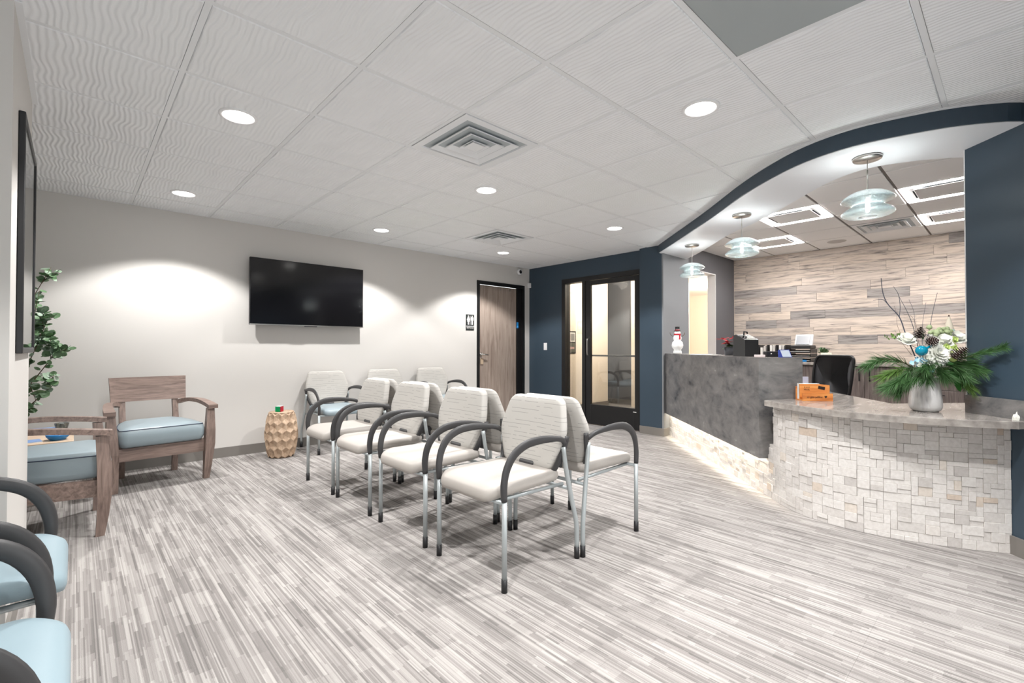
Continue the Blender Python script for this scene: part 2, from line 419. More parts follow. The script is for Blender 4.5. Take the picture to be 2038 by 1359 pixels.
# column between door and desk: navy face towards the room, grey flank towards the desk in a lit tone
struct('wall_pier', MB().box(5.475, 5.56, 3.08, 3.40, 0, TOP), m_blue)
struct('wall_pier_flank', MB().box(5.477, 6.16, 3.06, 3.08, 0, TOP).box(5.56, 6.16, 3.08, 3.29, 0, TOP), m_gray_lit)
# grey wall of the reception with an opening to the hall
w = MB(); w.box(7.256, 7.95, 3.17, 3.29, 0, TOP).box(6.16, 7.256, 3.17, 3.29, 2.26, TOP)
struct('wall_reception_left', w, m_gray)
struct('trim_1', MB().box(7.246, 7.258, 3.168, 3.292, 0, 2.26).box(6.16, 7.256, 3.168, 3.292, 2.25, 2.262), m_white)
pw = struct('wall_reception_back', MB().box(7.965, 8.07, -1.3, 3.29, 0, TOP), m_gray)
struct('wall_reception_right', MB().box(2.6, 8.07, -1.42, -1.3, 0, TOP), m_gray)
# diagonal navy wall at the right end of the desk
dA = (3.95, 0.205); dB = (2.55, -1.195)
def off45(p, d): return (p[0]+d*0.7071, p[1]-d*0.7071)
wall('wall_right', [dA, dB, off45(dB, 0.13), off45(dA, 0.13)], 0, TOP, m_blue)
e1 = off45(dA, 0.13)
struct('trim_2', MB().prism([(dA[0]+.001, dA[1]+.001), (dA[0]+.006, dA[1]+.006), (e1[0]+.006, e1[1]+.006), (e1[0]+.001, e1[1]+.001)], 0, TOP), m_white)
wall('wall_right_near', [(2.55, -1.195), (2.68, -1.25), (2.68, -3.1), (2.55, -3.1)], 0, TOP, m_wall)
# left pier with picture and the walls on the left
struct('wall_left_pier', MB().box(-0.70, -0.18, 2.57, 3.60, 0, TOP), m_wall)
struct('wall_left', MB().box(-0.82, -0.70, -3.1, 3.60, 0, TOP), m_wall)
struct('wall_alcove', MB().box(-1.62, -1.50, 3.48, YT, 0, TOP).box(-1.50, -0.82, 3.48, 3.60, 0, TOP), m_wall)
# wall behind the camera; its wide unseen window is added for ambient daylight
w = MB(); w.box(-0.82, -0.5, -3.1, -2.98, 0, TOP).box(2.35, 2.68, -3.1, -2.98, 0, TOP).box(-0.5, 2.35, -3.1, -2.98, 0, 0.35).box(-0.5, 2.35, -3.1, -2.98, 2.25, TOP)
struct('wall_front', w, m_wall)
wd = struct('window_added_1', MB().box(-0.5, 2.35, -3.09, -3.03, 0.35, 0.40).box(-0.5, 2.35, -3.09, -3.03, 2.20, 2.25).box(-0.5, -0.45, -3.09, -3.03, 0.40, 2.20).box(2.30, 2.35, -3.09, -3.03, 0.40, 2.20).box(0.45, 0.50, -3.09, -3.03, .40, 2.2).box(1.40, 1.45, -3.09, -3.03, .40, 2.2), m_black)
MB().box(-0.45, 2.30, -3.065, -3.058, 0.40, 2.20).build('pane', m_pane, wd)
# vestibule and hall behind the openings
struct('wall_vestibule_left', MB().box(5.68, 7.56, 5.40, 5.52, 0, TOP), m_beige)
struct('wall_vestibule_back', MB().box(8.0, 8.12, 5.0, 6.9, 0, TOP).box(7.44, 7.56, 5.52, 6.9, 0, TOP).box(7.44, 8.12, 6.9, 7.0, 0, TOP), m_gray)
struct('wall_vestibule_right', MB().box(7.75, 7.87, 4.55, 5.0, 0, TOP).box(7.87, 8.12, 4.88, 5.0, 0, TOP), m_beige)
wall('wall_hall', [(5.70, 3.36), (11.6, 6.35), (11.6, 6.42), (5.70, 3.43)], 0, TOP, m_beige)
struct('wall_hall_back', MB().box(8.3, 10.2, 5.06-0.0, 5.1, 0, TOP).box(11.5, 11.6, 3.17, 6.4, 0, TOP).box(7.95, 11.5, 3.17, 3.29, 0, TOP), m_beige)
struct('ceiling_hall', MB().box(6.16, 11.6, 3.29, 7.0, CEIL, CEIL+.06).box(5.68, 6.16, 3.45, 5.5, CEIL, CEIL+.06), m_tileR)
struct('trim_3', MB().box(7.985, 8.0, 5.0, 6.9, 0, 0.10).box(5.68, 7.56, 5.385, 5.40, 0, .10).box(7.56, 7.575, 5.40, 6.9, 0, .10), m_base)
for k, (x, y) in enumerate([(9.75, 4.35), (6.6, 4.55), (7.25, 4.85)]):
    t = thing('hall_light', ['small recessed light in the hall ceiling seen through the opening behind the desk', 'recessed light above the vestibule behind the glass door', 'second recessed light deeper in the vestibule'][k], 'light', (x, y, CEIL))
    MB().lathe([(0.10, 0.0), (0.10, -0.006), (0.08, -0.006), (0.08, 0.002)], 24).build('trim_ring', m_white, t)
    MB().lathe([(0.001, -0.003), (0.08, -0.003)], 24).build('lens', m_hall, t)
    ld = bpy.data.lights.new('hall_lamp', 'POINT'); ld.energy = [85, 34, 14][k]; ld.color = (1, 0.89, 0.76); ld.shadow_soft_size = 0.08
    lo = bpy.data.objects.new('hall_lamp', ld); COL.objects.link(lo); lo.parent = t; lo.location = (0, 0, -0.18)

# baseboards
bb = MB(); bb.box(-1.5, 4.437, YT-0.012, YT, 0, 0.10).box(5.436, XB, YT-0.012, YT, 0, 0.10); struct('baseboard_back', bb, m_base)
bb = MB(); bb.box(XB-0.012, XB, 4.82, YT-0.012, 0, 0.10).box(XB-.012, XB, 3.395, 3.406, 0, .10)
struct('baseboard_far', bb, m_base)
struct('baseboard_pier', MB().box(5.462, 5.475, 3.048, 3.40, 0, 0.10).box(5.475, 5.60, 3.048, 3.06, 0, 0.10), m_base)
q = [(p[0], p[1]) for p in (dA, dB)]
struct('baseboard_right', MB().prism([(3.775, 0.03), dB, off45(dB, -0.012), off45((3.775, 0.03), -0.012)], 0, 0.10), m_base)
struct('baseboard_left', MB().box(-0.18, -0.168, 2.558, 3.612, 0, 0.10).box(-0.70, -0.18, 2.558, 2.57, 0, 0.10).box(-0.7, -.18, 3.60, 3.612, 0, .10).box(-0.70, -0.688, -2.98, 2.558, 0, 0.10), m_base)

# ------------------------------------------------------------------ ceiling
mid = [(6.3, 3.6), (5.75, 2.95), (4.8, 1.85), (4.2, 1.30), (3.85, 0.98), (3.68, 0.68), (3.72, 0.40), (3.80, 0.12), (2.62, -1.2), (2.62, -3.2)]
def side(a, b, p): return (b[0]-a[0])*(p[1]-a[1])-(b[1]-a[1])*(p[0]-a[0])
def clip_half(poly, a, b):
    out = []
    for i in range(len(poly)):
        p = poly[i]; q_ = poly[(i+1) % len(poly)]; sp = side(a, b, p); sq = side(a, b, q_)
        if sp <= 0: out.append(p)
        if (sp < 0 < sq) or (sq < 0 < sp):
            t = sp/(sp-sq); out.append((p[0]+(q_[0]-p[0])*t, p[1]+(q_[1]-p[1])*t))
    return out
def seg_dist(a, b, p):
    A = Vector(a); B_ = Vector(b); P_ = Vector(p); d = B_-A; t = max(0, min(1, (P_-A).dot(d)/d.dot(d))); return (A+d*t-P_).length
def clip_main(poly):
    c = (sum(p[0] for p in poly)/len(poly), sum(p[1] for p in poly)/len(poly))
    for k in range(len(mid)-1):
        dmin = min(seg_dist(mid[k], mid[k+1], p) for p in poly+[c])
        if dmin < 0.45 or k == min(range(len(mid)-1), key=lambda i: seg_dist(mid[i], mid[i+1], c)):
            # concave pieces only clip when this segment is the nearest
            if k == min(range(len(mid)-1), key=lambda i: seg_dist(mid[i], mid[i+1], c)):
                poly = clip_half(poly, mid[k], mid[k+1])
                if len(poly) < 3: return []
    return poly
ceil = struct('ceiling', MB().box(-1.62, 4.0, -3.1, YT+.1, TOP, TOP+0.05).box(4.0, 8.1, -1.42, YT+.1, TOP, TOP+.05), m_white)
G0x, G0y, T = 0.3625, 2.0825, 0.6096
grid = MB(); gb = 0.012
tile_full = None
ntile = 0
VENTS = {(2, 0), (5, 3)}
LIGHTS = [(0.667, 2.997), (0.667, 4.826), (2.496, 2.997), (2.496, 4.826), (4.325, 2.997), (4.325, 4.826), (2.496, 1.168), (2.496, -0.051), (0.667, 1.168), (0.667, -0.66), (1.6, -2.0)]  # last three are unseen, added to even out the brightness
for i in range(-4, 10):
    for j in range(-9, 6):
        x0 = G0x+i*T; y0 = G0y+j*T; x1 = x0+T; y1 = y0+T
        lx = -1.5 if y0 > 3.0 else -0.70
        X0 = max(x0, lx); X1 = min(x1, XB); Y0 = max(y0, -2.98); Y1 = min(y1, YT)
        if X1-X0 < 0.03 or Y1-Y0 < 0.03: continue
        g2 = gb+0.0015
        full = abs(X1-X0-T) < 1e-6 and abs(Y1-Y0-T) < 1e-6
        ins = 0.0015
        poly = [(X0+g2, Y0+g2), (X1-g2, Y0+g2), (X1-g2, Y1-g2), (X0+g2, Y1-g2)]
        cl = clip_main(poly)
        if len(cl) < 3: continue
        # grid bars for this cell: left and bottom
        c2 = clip_main([(X0-gb, Y0), (X0+gb, Y0), (X0+gb, Y1), (X0-gb, Y1)])
        if len(c2) > 2: grid.prism(c2, CEIL+0.003, CEIL+0.02)
        c2 = clip_main([(X0, Y0-gb), (X1, Y0-gb), (X1, Y0+gb), (X0, Y0+gb)])
        if len(c2) > 2: grid.prism(c2, CEIL+0.0032, CEIL+0.0202)
        if (i, j) in VENTS: continue
        if full and len(cl) == 4 and abs(area(cl)-area(poly)) < 1e-6:
            if tile_full is None:
                h = T/2-g2
                tb = MB(); tb.rings([[(-h, -h, 0.016), (h, -h, 0.016), (h, h, 0.016), (-h, h, 0.016)], [(-h, -h, 0.004), (h, -h, 0.004), (h, h, 0.004), (-h, h, 0.004)],
                                     [(-h+.004, -h+.004, 0), (h-.004, -h+.004, 0), (h-.004, h-.004, 0), (-h+.004, h-.004, 0)]], True, False)
                tile_full = tb.build('ceiling_tile', m_tile, ceil); o = tile_full
            else:
                o = tile_full.copy(); COL.objects.link(o); o.parent = ceil
            o.location = (x0+T/2, y0+T/2, CEIL)
            if (i, j) == (2, -3):
                o.data = tile_full.data.copy(); o.data.materials.clear(); o.data.materials.append(M('satin_panel', (0.36, 0.40, 0.41), 0.35)); o['label'] = 'smooth grey-green panel'
        else:
            MB().prism(cl, CEIL, CEIL+0.016).build('ceiling_tile', m_tile, ceil)
        ntile += 1
gr = grid.build('ceiling_grid', m_grid, ceil)
# wall angle
struct('trim_4', MB().box(-0.18, -0.158, 2.57, 3.60, CEIL-.002, CEIL+0.012).box(-1.5, XB, YT-0.02, YT, CEIL-.001, CEIL+0.012).box(XB-.02, XB, 3.4, YT, CEIL-.0015, CEIL+.012), m_grid)

# reception ceiling
rc = struct('ceiling_reception', MB().box(3.2, 7.96, -1.3, 3.17, RCEIL+0.03, RCEIL+0.06), m_white)
R0x, R0y = 5.44, 0.12
rg_ = MB(); rt = None
FIX = {(0, 2), (2, 3), (0, 0), (2, 0)}
for i in range(-2, 5):
    for j in range(-3, 6):
        x0 = R0x+i*T; y0 = R0y+j*T; X0 = max(x0, 4.0); X1 = min(x0+T, 7.965); Y0 = max(y0, -1.3); Y1 = min(y0+T, 3.17)
        if X1-X0 < .03 or Y1-Y0 < .03: continue
        if i < -1 and j > 2: continue
        rg_.box(X0-.007, X0+.007, Y0, Y1, RCEIL+.006, RCEIL+.02).box(X0, X1, Y0-.007, Y0+.007, RCEIL+.0062, RCEIL+.0202)
        if (i, j) in FIX or (i, j) == (2, 1): continue
        MB().bbox(X0+.010, X1-.010, Y0+.010, Y1-.010, RCEIL, RCEIL+.02, 0.003).build('ceiling_tile', m_tileR, rc)
rg_.build('ceiling_grid', M('dark_reveal', (0.16, 0.14, 0.13), 0.6), rc)

# curved soffit
outer = catmull([(5.43, 3.09), (4.47, 2.07), (3.87, 1.47), (3.56, 1.09), (3.44, 0.86), (3.40, 0.65), (3.43, 0.44), (3.50, 0.22), (3.63, 0.02), (3.73, -0.06)], 6)
inner = catmull([(6.10, 3.07), (5.72, 2.67), (5.09, 2.08), (4.81, 1.74), (4.54, 1.45), (4.22, 1.14), (4.02, 0.94), (3.90, 0.75), (3.885, 0.62), (3.93, 0.48), (3.99, 0.36), (4.13, 0.20), (4.5, 0.0)], 6)
sof = MB()
n = 60
def resamp(P, n):
    d = [0]
    for i in range(1, len(P)): d.append(d[-1]+(P[i]-P[i-1]).length)
    out = []; k = 0
    for i in range(n):
        s_ = d[-1]*i/(n-1)
        while k < len(d)-2 and d[k+1] < s_: k += 1
        t = (s_-d[k])/max(1e-9, d[k+1]-d[k]); out.append(P[k].lerp(P[k+1], t))
    return out, d[-1]
O_, _ = resamp(outer, n); I_, _ = resamp(inner, n)
sof.rings([[(p.x, p.y, SOFF) for p in O_], [(p.x, p.y, SOFF) for p in I_], [(p.x, p.y, TOP) for p in I_], [(p.x, p.y, TOP) for p in O_], [(p.x, p.y, SOFF) for p in O_]], False, False, None, False)
so = struct('ceiling_soffit', sof, m_soffit)
fz = MB()
def offs(P, d):
    out = []
    for i, p in enumerate(P):
        t = (P[min(i+1, len(P)-1)]-P[max(i-1, 0)]).normalized(); out.append(p+Vector((t.y, -t.x, 0))*d)
    return out
F0 = offs(O_, 0.0); F1 = offs(O_, 0.008)   # towards the room (walking towards -y, room lies at -x: right-hand side)
fz.rings([[(p.x, p.y, SOFF+.004) for p in F0], [(p.x, p.y, SOFF+.004) for p in F1], [(p.x, p.y, CEIL-.008) for p in F1], [(p.x, p.y, CEIL-.008) for p in F0]], False, False, None, False)
fz.build('fascia', m_blue, so)
cm = MB(); F2 = offs(O_, 0.014)
cm.rings([[(p.x, p.y, CEIL-.008) for p in F0], [(p.x, p.y, CEIL-.008) for p in F2], [(p.x, p.y, CEIL+.004) for p in F2]], False, False, None, False)
cm.build('edge_trim', m_grid, so)

# downlights
def downlight(x, y, label, lit=True):
    t = thing('downlight', label, 'light', (x, y, CEIL), 0, 'round recessed downlights of the waiting room')
    MB().lathe([(0.098, 0.0), (0.098, -0.004), (0.090, -0.008), (0.080, -0.008), (0.076, -0.001), (0.076, 0.0)], 40).build('trim_ring', m_white, t)
    MB().lathe([(0.0005, -0.002), (0.077, -0.002)], 32).build('lens', m_lens, t)
    ld = bpy.data.lights.new('downlight_lamp', 'SPOT'); ld.energy = DOWN_W; ld.spot_size = rad(118); ld.spot_blend = 0.28; ld.color = (1, 0.985, 0.965)
    ld.shadow_soft_size = 0.035
    lo = bpy.data.objects.new('downlight_lamp', ld); COL.objects.link(lo); lo.parent = t; lo.location = (0, 0, -0.012)
    return t
LL = ['large lit downlight at upper left of the ceiling, nearer of the left column', 'lit downlight close to the television wall, farthest left', 'lit downlight beside the near ceiling vent', 'lit downlight near the wall, right of the television top',
      'lit downlight near the curved blue soffit, small and far', 'farthest lit downlight, in front of the restroom door', 'large bright downlight at upper right, before the curved soffit', 'bright downlight cut off by the upper right corner of the photo',
      'unseen downlight added above the near left of the room for even light', 'unseen downlight added above the camera for even light', 'unseen downlight added near the window wall for even light']
for (x, y), l in zip(LIGHTS, LL): downlight(x, y, l)

# square vents
def vent(i, j, label, base, tt, size=T, rcp=False):
    x = base[0]+(i+.5)*T; y = base[1]+(j+.5)*T; z = CEIL if not rcp else RCEIL
    t = thing('ceiling_vent', label, 'vent', (x, y, z))
    def sq(h, z): return [(-h, -h, z), (h, -h, z), (h, h, z), (-h, h, z)]
    MB().rings([sq(.290, .004), sq(.290, -.002), sq(.245, -.004), sq(.215, .06)], False, False).build('frame', m_grid, t)
    for a, zb in ((.200, -.014), (.132, -.014), (.066, -.014)):
        MB().rings([sq(a, zb), sq(a+.004, zb-.001), sq(a+.004, zb+.004), sq(a-.085 if a > .1 else .004, .040), sq(a-.087 if a > .1 else .003, .036), sq(a, zb)], False, False).build('louver', m_grid, t)
    MB().box(-.05, .05, -.05, .05, -.013, -.008).build('centre_plate', m_grid, t)
    MB().rings([sq(.24, .10), sq(.24, .004)], True, False).add([(-.24, -.24, .1)], []).build('duct', M('duct_gray', (0.42, 0.46, 0.48), 0.6), t)
    MB().lathe([(0.001, .098), (.15, .098)], 24).build('throat', m_dark, t)
    return t
vent(2, 0, 'large square louvered vent in the middle of the ceiling', (G0x, G0y), 0)
vent(5, 3, 'smaller-looking square louvered vent further back, towards the restroom door', (G0x, G0y), 0)
vent(2, 1, 'square vent in the ceiling over the reception desk', (R0x, R0y), 0, rcp=True)
t = thing('ceiling_speaker', 'flat round speaker grille in the reception ceiling near the plank wall', 'speaker', (7.5, 1.64, RCEIL))
MB().lathe([(0.001, -.006), (.10, -.006), (.11, 0.0)], 32).build('grille', M('speaker_grille', (0.5, 0.48, 0.46), 0.7), t)

# square light-frame fixtures
LBL = {(0, 2): 'square light-frame fixture between the first two pendants', (2, 3): 'square light-frame fixture farthest left, behind the middle pendant',
       (0, 0): 'square light-frame fixture right of the nearest pendant, nearer one', (2, 0): 'square light-frame fixture right of the nearest pendant, closer to the plank wall'}
for (i, j) in sorted(FIX):
    x = R0x+(i+.5)*T; y = R0y+(j+.5)*T
    t = thing('ceiling_light', LBL[(i, j)], 'light', (x, y, RCEIL), 0, 'square glowing fixtures over the reception')
    h = .300; a = .286; b = .260
    for (x0, x1, y0, y1) in ((-a, a, -a, -b), (-a, a, b, a), (-a, -b, -b, b), (b, a, -b, b)):
        MB().box(x0, x1, y0, y1, -.004, .004).build('led_strip', m_led, t)
    MB().box(-h, h, -h, h, .004, .02).build('housing', m_grid, t)
    ld = bpy.data.lights.new('frame_lamp', 'SPOT'); ld.energy = 36; ld.spot_size = rad(165); ld.spot_blend = 0.5; ld.color = (1, .955, .92); ld.shadow_soft_size = .04
    lo = bpy.data.objects.new('frame_lamp', ld); COL.objects.link(lo); lo.parent = t; lo.location = (0, 0, -.02)
    MB().bbox(-.20, .20, -.20, .20, -.006, .004, .002).build('centre_panel', m_tileR, t)
    for (x0, x1, y0, y1) in ((-.13, .13, -.215, -.205), (-.13, .13, .205, .215), (-.215, -.205, -.13, .13), (.205, .215, -.13, .13)):
        MB().box(x0, x1, y0, y1, -.002, .0041).build('air_slot', m_dark, t)

# ================================================================== RECEPTION DESK
base_curve = [(5.66, 3.085), (5.0, 2.425), (4.4, 1.825), (4.0, 1.425), (3.85, 1.275), (3.76, 1.19), (3.66, 1.075), (3.59, .955), (3.548, .80), (3.54, .649), (3.572, .482), (3.635, .29), (3.71, .131), (3.775, .03)]
BC = catmull(base_curve, 8)
def arclen(P):
    d = [0]
    for i in range(1, len(P)): d.append(d[-1]+(P[i]-P[i-1]).length)
    return d
BD = arclen(BC)
def at_s(s_):
    s_ = max(0, min(BD[-1]-1e-6, s_)); k = 0
    while BD[k+1] < s_: k += 1
    t = (s_-BD[k])/(BD[k+1]-BD[k]); p = BC[k].lerp(BC[k+1], t); d = (BC[k+1]-BC[k]).normalized()
    return p, d, Vector((d.y, -d.x, 0))   # outward normal towards the room (-x side)
# arclength where the curved front begins
kk = min(range(len(BC)), key=lambda i: (BC[i]-Vector((3.80, 1.23, 0))).length); S_SPLIT = BD[kk]
def outer_sign():
    p, d, nn = at_s(S_SPLIT+0.5); return 1 if nn.x < 0 else -1
SG = outer_sign()
def curve_wall(s0, s1, z0, z1, thick, mb, steps=40):
    a = []; b = []
    for i in range(steps+1):
        p, d, nn = at_s(s0+(s1-s0)*i/steps); a.append(p); b.append(p-nn*SG*thick)
    mb.rings([[(p.x, p.y, z0) for p in a], [(p.x, p.y, z1) for p in a], [(p.x, p.y, z1) for p in b], [(p.x, p.y, z0) for p in b], [(p.x, p.y, z0) for p in a]], False, False, None, False)
    mb.add([(a[0].x, a[0].y, z0), (a[0].x, a[0].y, z1), (b[0].x, b[0].y, z1), (b[0].x, b[0].y, z0)], [(0, 1, 2, 3)])
    mb.add([(a[-1].x, a[-1].y, z0), (a[-1].x, a[-1].y, z1), (b[-1].x, b[-1].y, z1), (b[-1].x, b[-1].y, z0)], [(0, 1, 2, 3)])
def mosaic(s0, s1, z0, z1, parent, limit, seed):
    rnd = random.Random(seed); ux = 0.032; uz = 0.0268
    nx = int(round((s1-s0)/ux)); nz_ = int(round((z1-z0)/uz)); ux = (s1-s0)/nx; uz = (z1-z0)/nz_
    occ = [[False]*nz_ for _ in range(nx)]; pcs = []
    shapes = [(2, 1)]*8+[(2, 2)]*5+[(1, 2)]*2+[(4, 1)]*1+[(3, 1)]*2+[(3, 2)]*2+[(4, 2)]*1
    for j in range(nz_):
        for i in range(nx):
            if occ[i][j]: continue
            cand = shapes[:]; rnd.shuffle(cand)
            for (a, b) in cand+[(1, 1)]:
                if i+a > nx or j+b > nz_: continue
                if any(occ[i+p][j+q_] for p in range(a) for q_ in range(b)): continue
                for p in range(a):
                    for q_ in range(b): occ[i+p][j+q_] = True
                pcs.append((i, j, a, b)); break
    def piece(mb, i, j, a, b, org=None):
        sa = s0+i*ux+.0004; sb = s0+(i+a)*ux-.0004; za = z0+j*uz+.0004; zb = z0+(j+b)*uz-.0004
        pr = .006+rnd.choice((0, .001, .002, .005))
        pm, dm, nm = at_s((sa+sb)/2)
        p0, _, n0 = at_s(sa); p1, _, n1_ = at_s(sb)
        w_ = []
        for (p, nn) in ((p0, nm*SG), (p1, nm*SG)):
            w_.append((p-nn*.002, p+nn*pr))
        o = org or Vector((0, 0, 0)); c = .0012
        (i0, o0), (i1, o1) = w_; tdir = (p1-p0).normalized()*c
        A = [(i0, za), (i1, za), (i1, zb), (i0, zb)]; B_ = [(o0+tdir, za+c), (o1-tdir, za+c), (o1-tdir, zb-c), (o0+tdir, zb-c)]
        Bm = [(o0-nm*SG*c, za), (o1-nm*SG*c, za), (o1-nm*SG*c, zb), (o0-nm*SG*c, zb)]
        mb.rings([[(p.x-o.x, p.y-o.y, z-o.z) for p, z in R] for R in (A, Bm, B_)], True, False)
    # the ones that show largest first
    def show(pc):
        i, j, a, b = pc; p, _, nn = at_s(s0+(i+a/2)*ux); d = Vector((p.x, p.y, 0)).length; vis = abs((nn*SG).dot(Vector((p.x, p.y, 0)).normalized())); return -a*b*vis/d/d
    pcs.sort(key=show)
    for pc in pcs[:limit]:
        p, _, _n = at_s(s0+(pc[0]+pc[2]/2)*ux); org = Vector((p.x, p.y, z0+(pc[1]+pc[3]/2)*uz))
        mb = MB(); piece(mb, *pc, org=org); o = mb.build('stone_tile', m_mos, parent, org)
    if len(pcs) > limit:
        mb = MB()
        for pc in pcs[limit:]: piece(mb, *pc)
        tag(mb.build('small_stone_tiles', m_mos, parent), kind='stuff')
low = thing('low_reception_desk', 'low curved desk section clad in cream split stone tiles', 'desk', (0, 0, 0))
mb = MB(); curve_wall(S_SPLIT, BD[-1], 0, 0.70, 0.09, mb); mb.build('desk_core', m_grout, low)
mosaic(S_SPLIT, BD[-1], 0.0, 0.70, low, 300, 3)
ctop = [(3.72, 1.27)]+[(p.x, p.y) for p in catmull([(3.695, 1.235), (3.57, 1.03), (3.475, .82), (3.435, .63), (3.445, .44), (3.505, .235), (3.59, .06), (3.63, -.005)], 6)]+[(3.69, -.045), (3.94, .203), (4.03, .12), (4.60, .25), (4.16, .594), (5.25, 1.40), (4.85, 1.85), (4.02, 1.16)]
mb = MB()
if area(ctop) < 0: ctop = ctop[::-1]
mb.rings([[(x, y, .700) for x, y in ctop], [(x, y, .736) for x, y in ctop], [(3.9+(x-3.9)*.997, .7+(y-.7)*.997, .740) for x, y in ctop]], True, False)
mb.build('countertop', m_top, low)
mb = MB(); mb.prism([off45((3.945, .20), -.004), off45((3.70, -.045), -.004), off45((3.70, -.045), -.022), off45((3.945, .20), -.022)], .7405, .845); mb.build('end_splash', m_stone, low)

high = thing('high_reception_desk', 'tall grey stone-look desk front floating over a lit tiled base', 'desk', (0, 0, 0))
mb = MB(); curve_wall(0, S_SPLIT+.02, 0, 0.40, 0.12, mb, 30); mb.build('desk_core', m_grout, high)
mosaic(0.0, S_SPLIT, 0.0, 0.375, high, 260, 5)
# panels
mb = MB(); mb.prism([(5.545, 3.08), (3.80, 1.335), (3.814, 1.321), (5.559, 3.066)], .29, 1.052); mb.build('front_panel', m_stone, high)
mb = MB(); mb.prism([(3.801, 1.335), (4.03, 1.105), (4.044, 1.119), (3.815, 1.349)], .29, 1.052); mb.build('end_panel', m_stone, high)
ledge = [(5.575, 3.055), (3.83, 1.335), (4.035, 1.125), (4.25, 1.33), (5.80, 2.88), (5.80, 3.055)]
mb = MB(); mb.prism(ledge, 1.018, 1.0515); mb.build('ledge_top', m_top, high)
mb = MB(); mb.prism([(5.80, 2.90), (4.25, 1.35), (4.235, 1.365), (5.785, 2.915)], .742, 1.018); mb.build('back_panel', m_cab, high)
mb = MB(); mb.prism([(5.53, 3.035), (3.86, 1.365), (3.88, 1.345), (5.55, 3.015)], .400, .412); mb.build('light_strip', m_under, high)
mb = MB(); mb.prism([(5.56, 3.06), (3.86, 1.36), (4.0, 1.20), (5.7, 2.9)], .415, .43); mb.build('underside', m_white, high)

# back counter with cabinets, against the plank wall
bc = thing('base_cabinet', 'grey-brown cabinets with black bar handles along the plank wall', 'cabinet', (7.38, 0.9, 0))
MB().box(.02, .57, -2.1, 2.26, .10, .89).build('body', m_cab, bc)
MB().box(.08, .57, -2.1, 2.26, 0, .10).build('plinth', m_black, bc)
seams = [-1.2+.425+k*.46 for k in range(-2, 8)]
y = -2.1
edges = [-2.1, -1.42, -.95, -.49, -.03, .425, .88, 1.34, 1.80, 2.26]
for k in range(len(edges)-1):
    a, b = edges[k]+.002, edges[k+1]-.002
    if k == 2 or k == 3:
        zz = [.105, .38, .63, .885]
        for q_ in range(3):
            d = MB().bbox(0, .02, a, b, zz[q_]+.002, zz[q_+1]-.002, .002).build('drawer', m_cab, bc)
            MB().box(-.03, -.02, (a+b)/2-.07, (a+b)/2+.07, zz[q_+1]-.06, zz[q_+1]-.05).box(-.02, 0, (a+b)/2-.065, (a+b)/2-.055, zz[q_+1]-.06, zz[q_+1]-.05).box(-.02, 0, (a+b)/2+.055, (a+b)/2+.065, zz[q_+1]-.06, zz[q_+1]-.05).build('handle', m_black, d)
    else:
        d = MB().bbox(0, .02, a, b, .105, .885, .002).build('cabinet_door', m_cab, bc)
        hy = b-.052 if k % 2 == 0 else a+.052
        MB().box(-.03, -.018, hy-.006, hy+.006, .70, .85).box(-.018, 0, hy-.005, hy+.005, .715, .725).box(-.018, 0, hy-.005, hy+.005, .825, .835).build('handle', m_black, d)
ct = MB().bbox(7.35, 7.948, -1.29, 3.165, .892, .93, .003).build('back_countertop', m_top); tag(ct, 'long grey-beige worktop on the cabinets below the plank wall', 'worktop')
tag(bc, None)
# planks
rnd = random.Random(11)
ph_ = 0.125; z = .93; row = 0
while z < RCEIL:
    y = -1.3-rnd.random()*.9
    z1 = min(z+ph_, RCEIL+.006)
    while y < 3.17:
        l = rnd.choice([.45, .6, .9, 1.2, 1.2, 1.5]); y1 = min(y+l, 3.168); y0 = max(y, -1.3)
        if y1-y0 > .01:
            d = .010+rnd.random()*.005
            o = MB().bbox(-d, .0, -(y1-y0)/2+.0006, (y1-y0)/2-.0006, -(z1-z)/2+.0006, (z1-z)/2-.0006, .0012).build('plank', m_plank, pw, (7.965, (y0+y1)/2, (z+z1)/2))
        y += l
    z += ph_; row += 1

# ================================================================== DOORS
# glass storefront door
d1 = struct('door_1', MB().box(XB-.02, XB+.10, 4.75, 4.82, 0, 2.182).box(XB-.02, XB+.10, 3.406, 3.455, 0, 2.182).box(XB-.02, XB+.10, 3.455, 4.75, 2.115, 2.182).box(XB-.02, XB+.10, 4.36, 4.42, 0, 2.115).box(XB-.02, XB+.10, 4.42, 4.75, 0, .10), m_black)
MB().box(XB+.035, XB+.041, 4.42, 4.75, .10, 2.115).build('side_pane', m_pane, d1)
lf = MB().bbox(XB-.012, XB+.032, 4.27, 4.355, .01, 2.11, .003).bbox(XB-.012, XB+.032, 3.46, 3.525, .01, 2.11, .003).bbox(XB-.012, XB+.032, 3.525, 4.27, 2.045, 2.11, .003).bbox(XB-.012, XB+.032, 3.525, 4.27, .01, .30, .003).build('door_leaf', m_black, d1)
MB().box(XB+.008, XB+.014, 3.525, 4.27, .30, 2.045).build('pane', m_pane, lf)
MB().tube([(XB+.05, 4.29, 1.01), (XB+.05, 3.50, 1.01)], .012, 8).build('push_bar', m_black, lf)
MB().tube([(XB-.01, 4.30, 1.02), (XB-.05, 4.30, 1.02), (XB-.055, 4.30, 1.06), (XB-.055, 4.30, 1.22), (XB-.05, 4.30, 1.255), (XB-.01, 4.30, 1.26)], .008, 8).build('pull_handle', m_chrome, lf)
MB().box(XB-.014, XB-.012, 3.50, 3.55, .25, .258).build('maker_label', m_paper, lf)
MB().tube([(XB+.03, 3.58, 2.08), (XB+.20, 3.78, 2.085), (XB+.30, 3.62, 2.085), (XB+.12, 3.50, 2.085)], .01, 6).build('door_closer', m_black, lf)
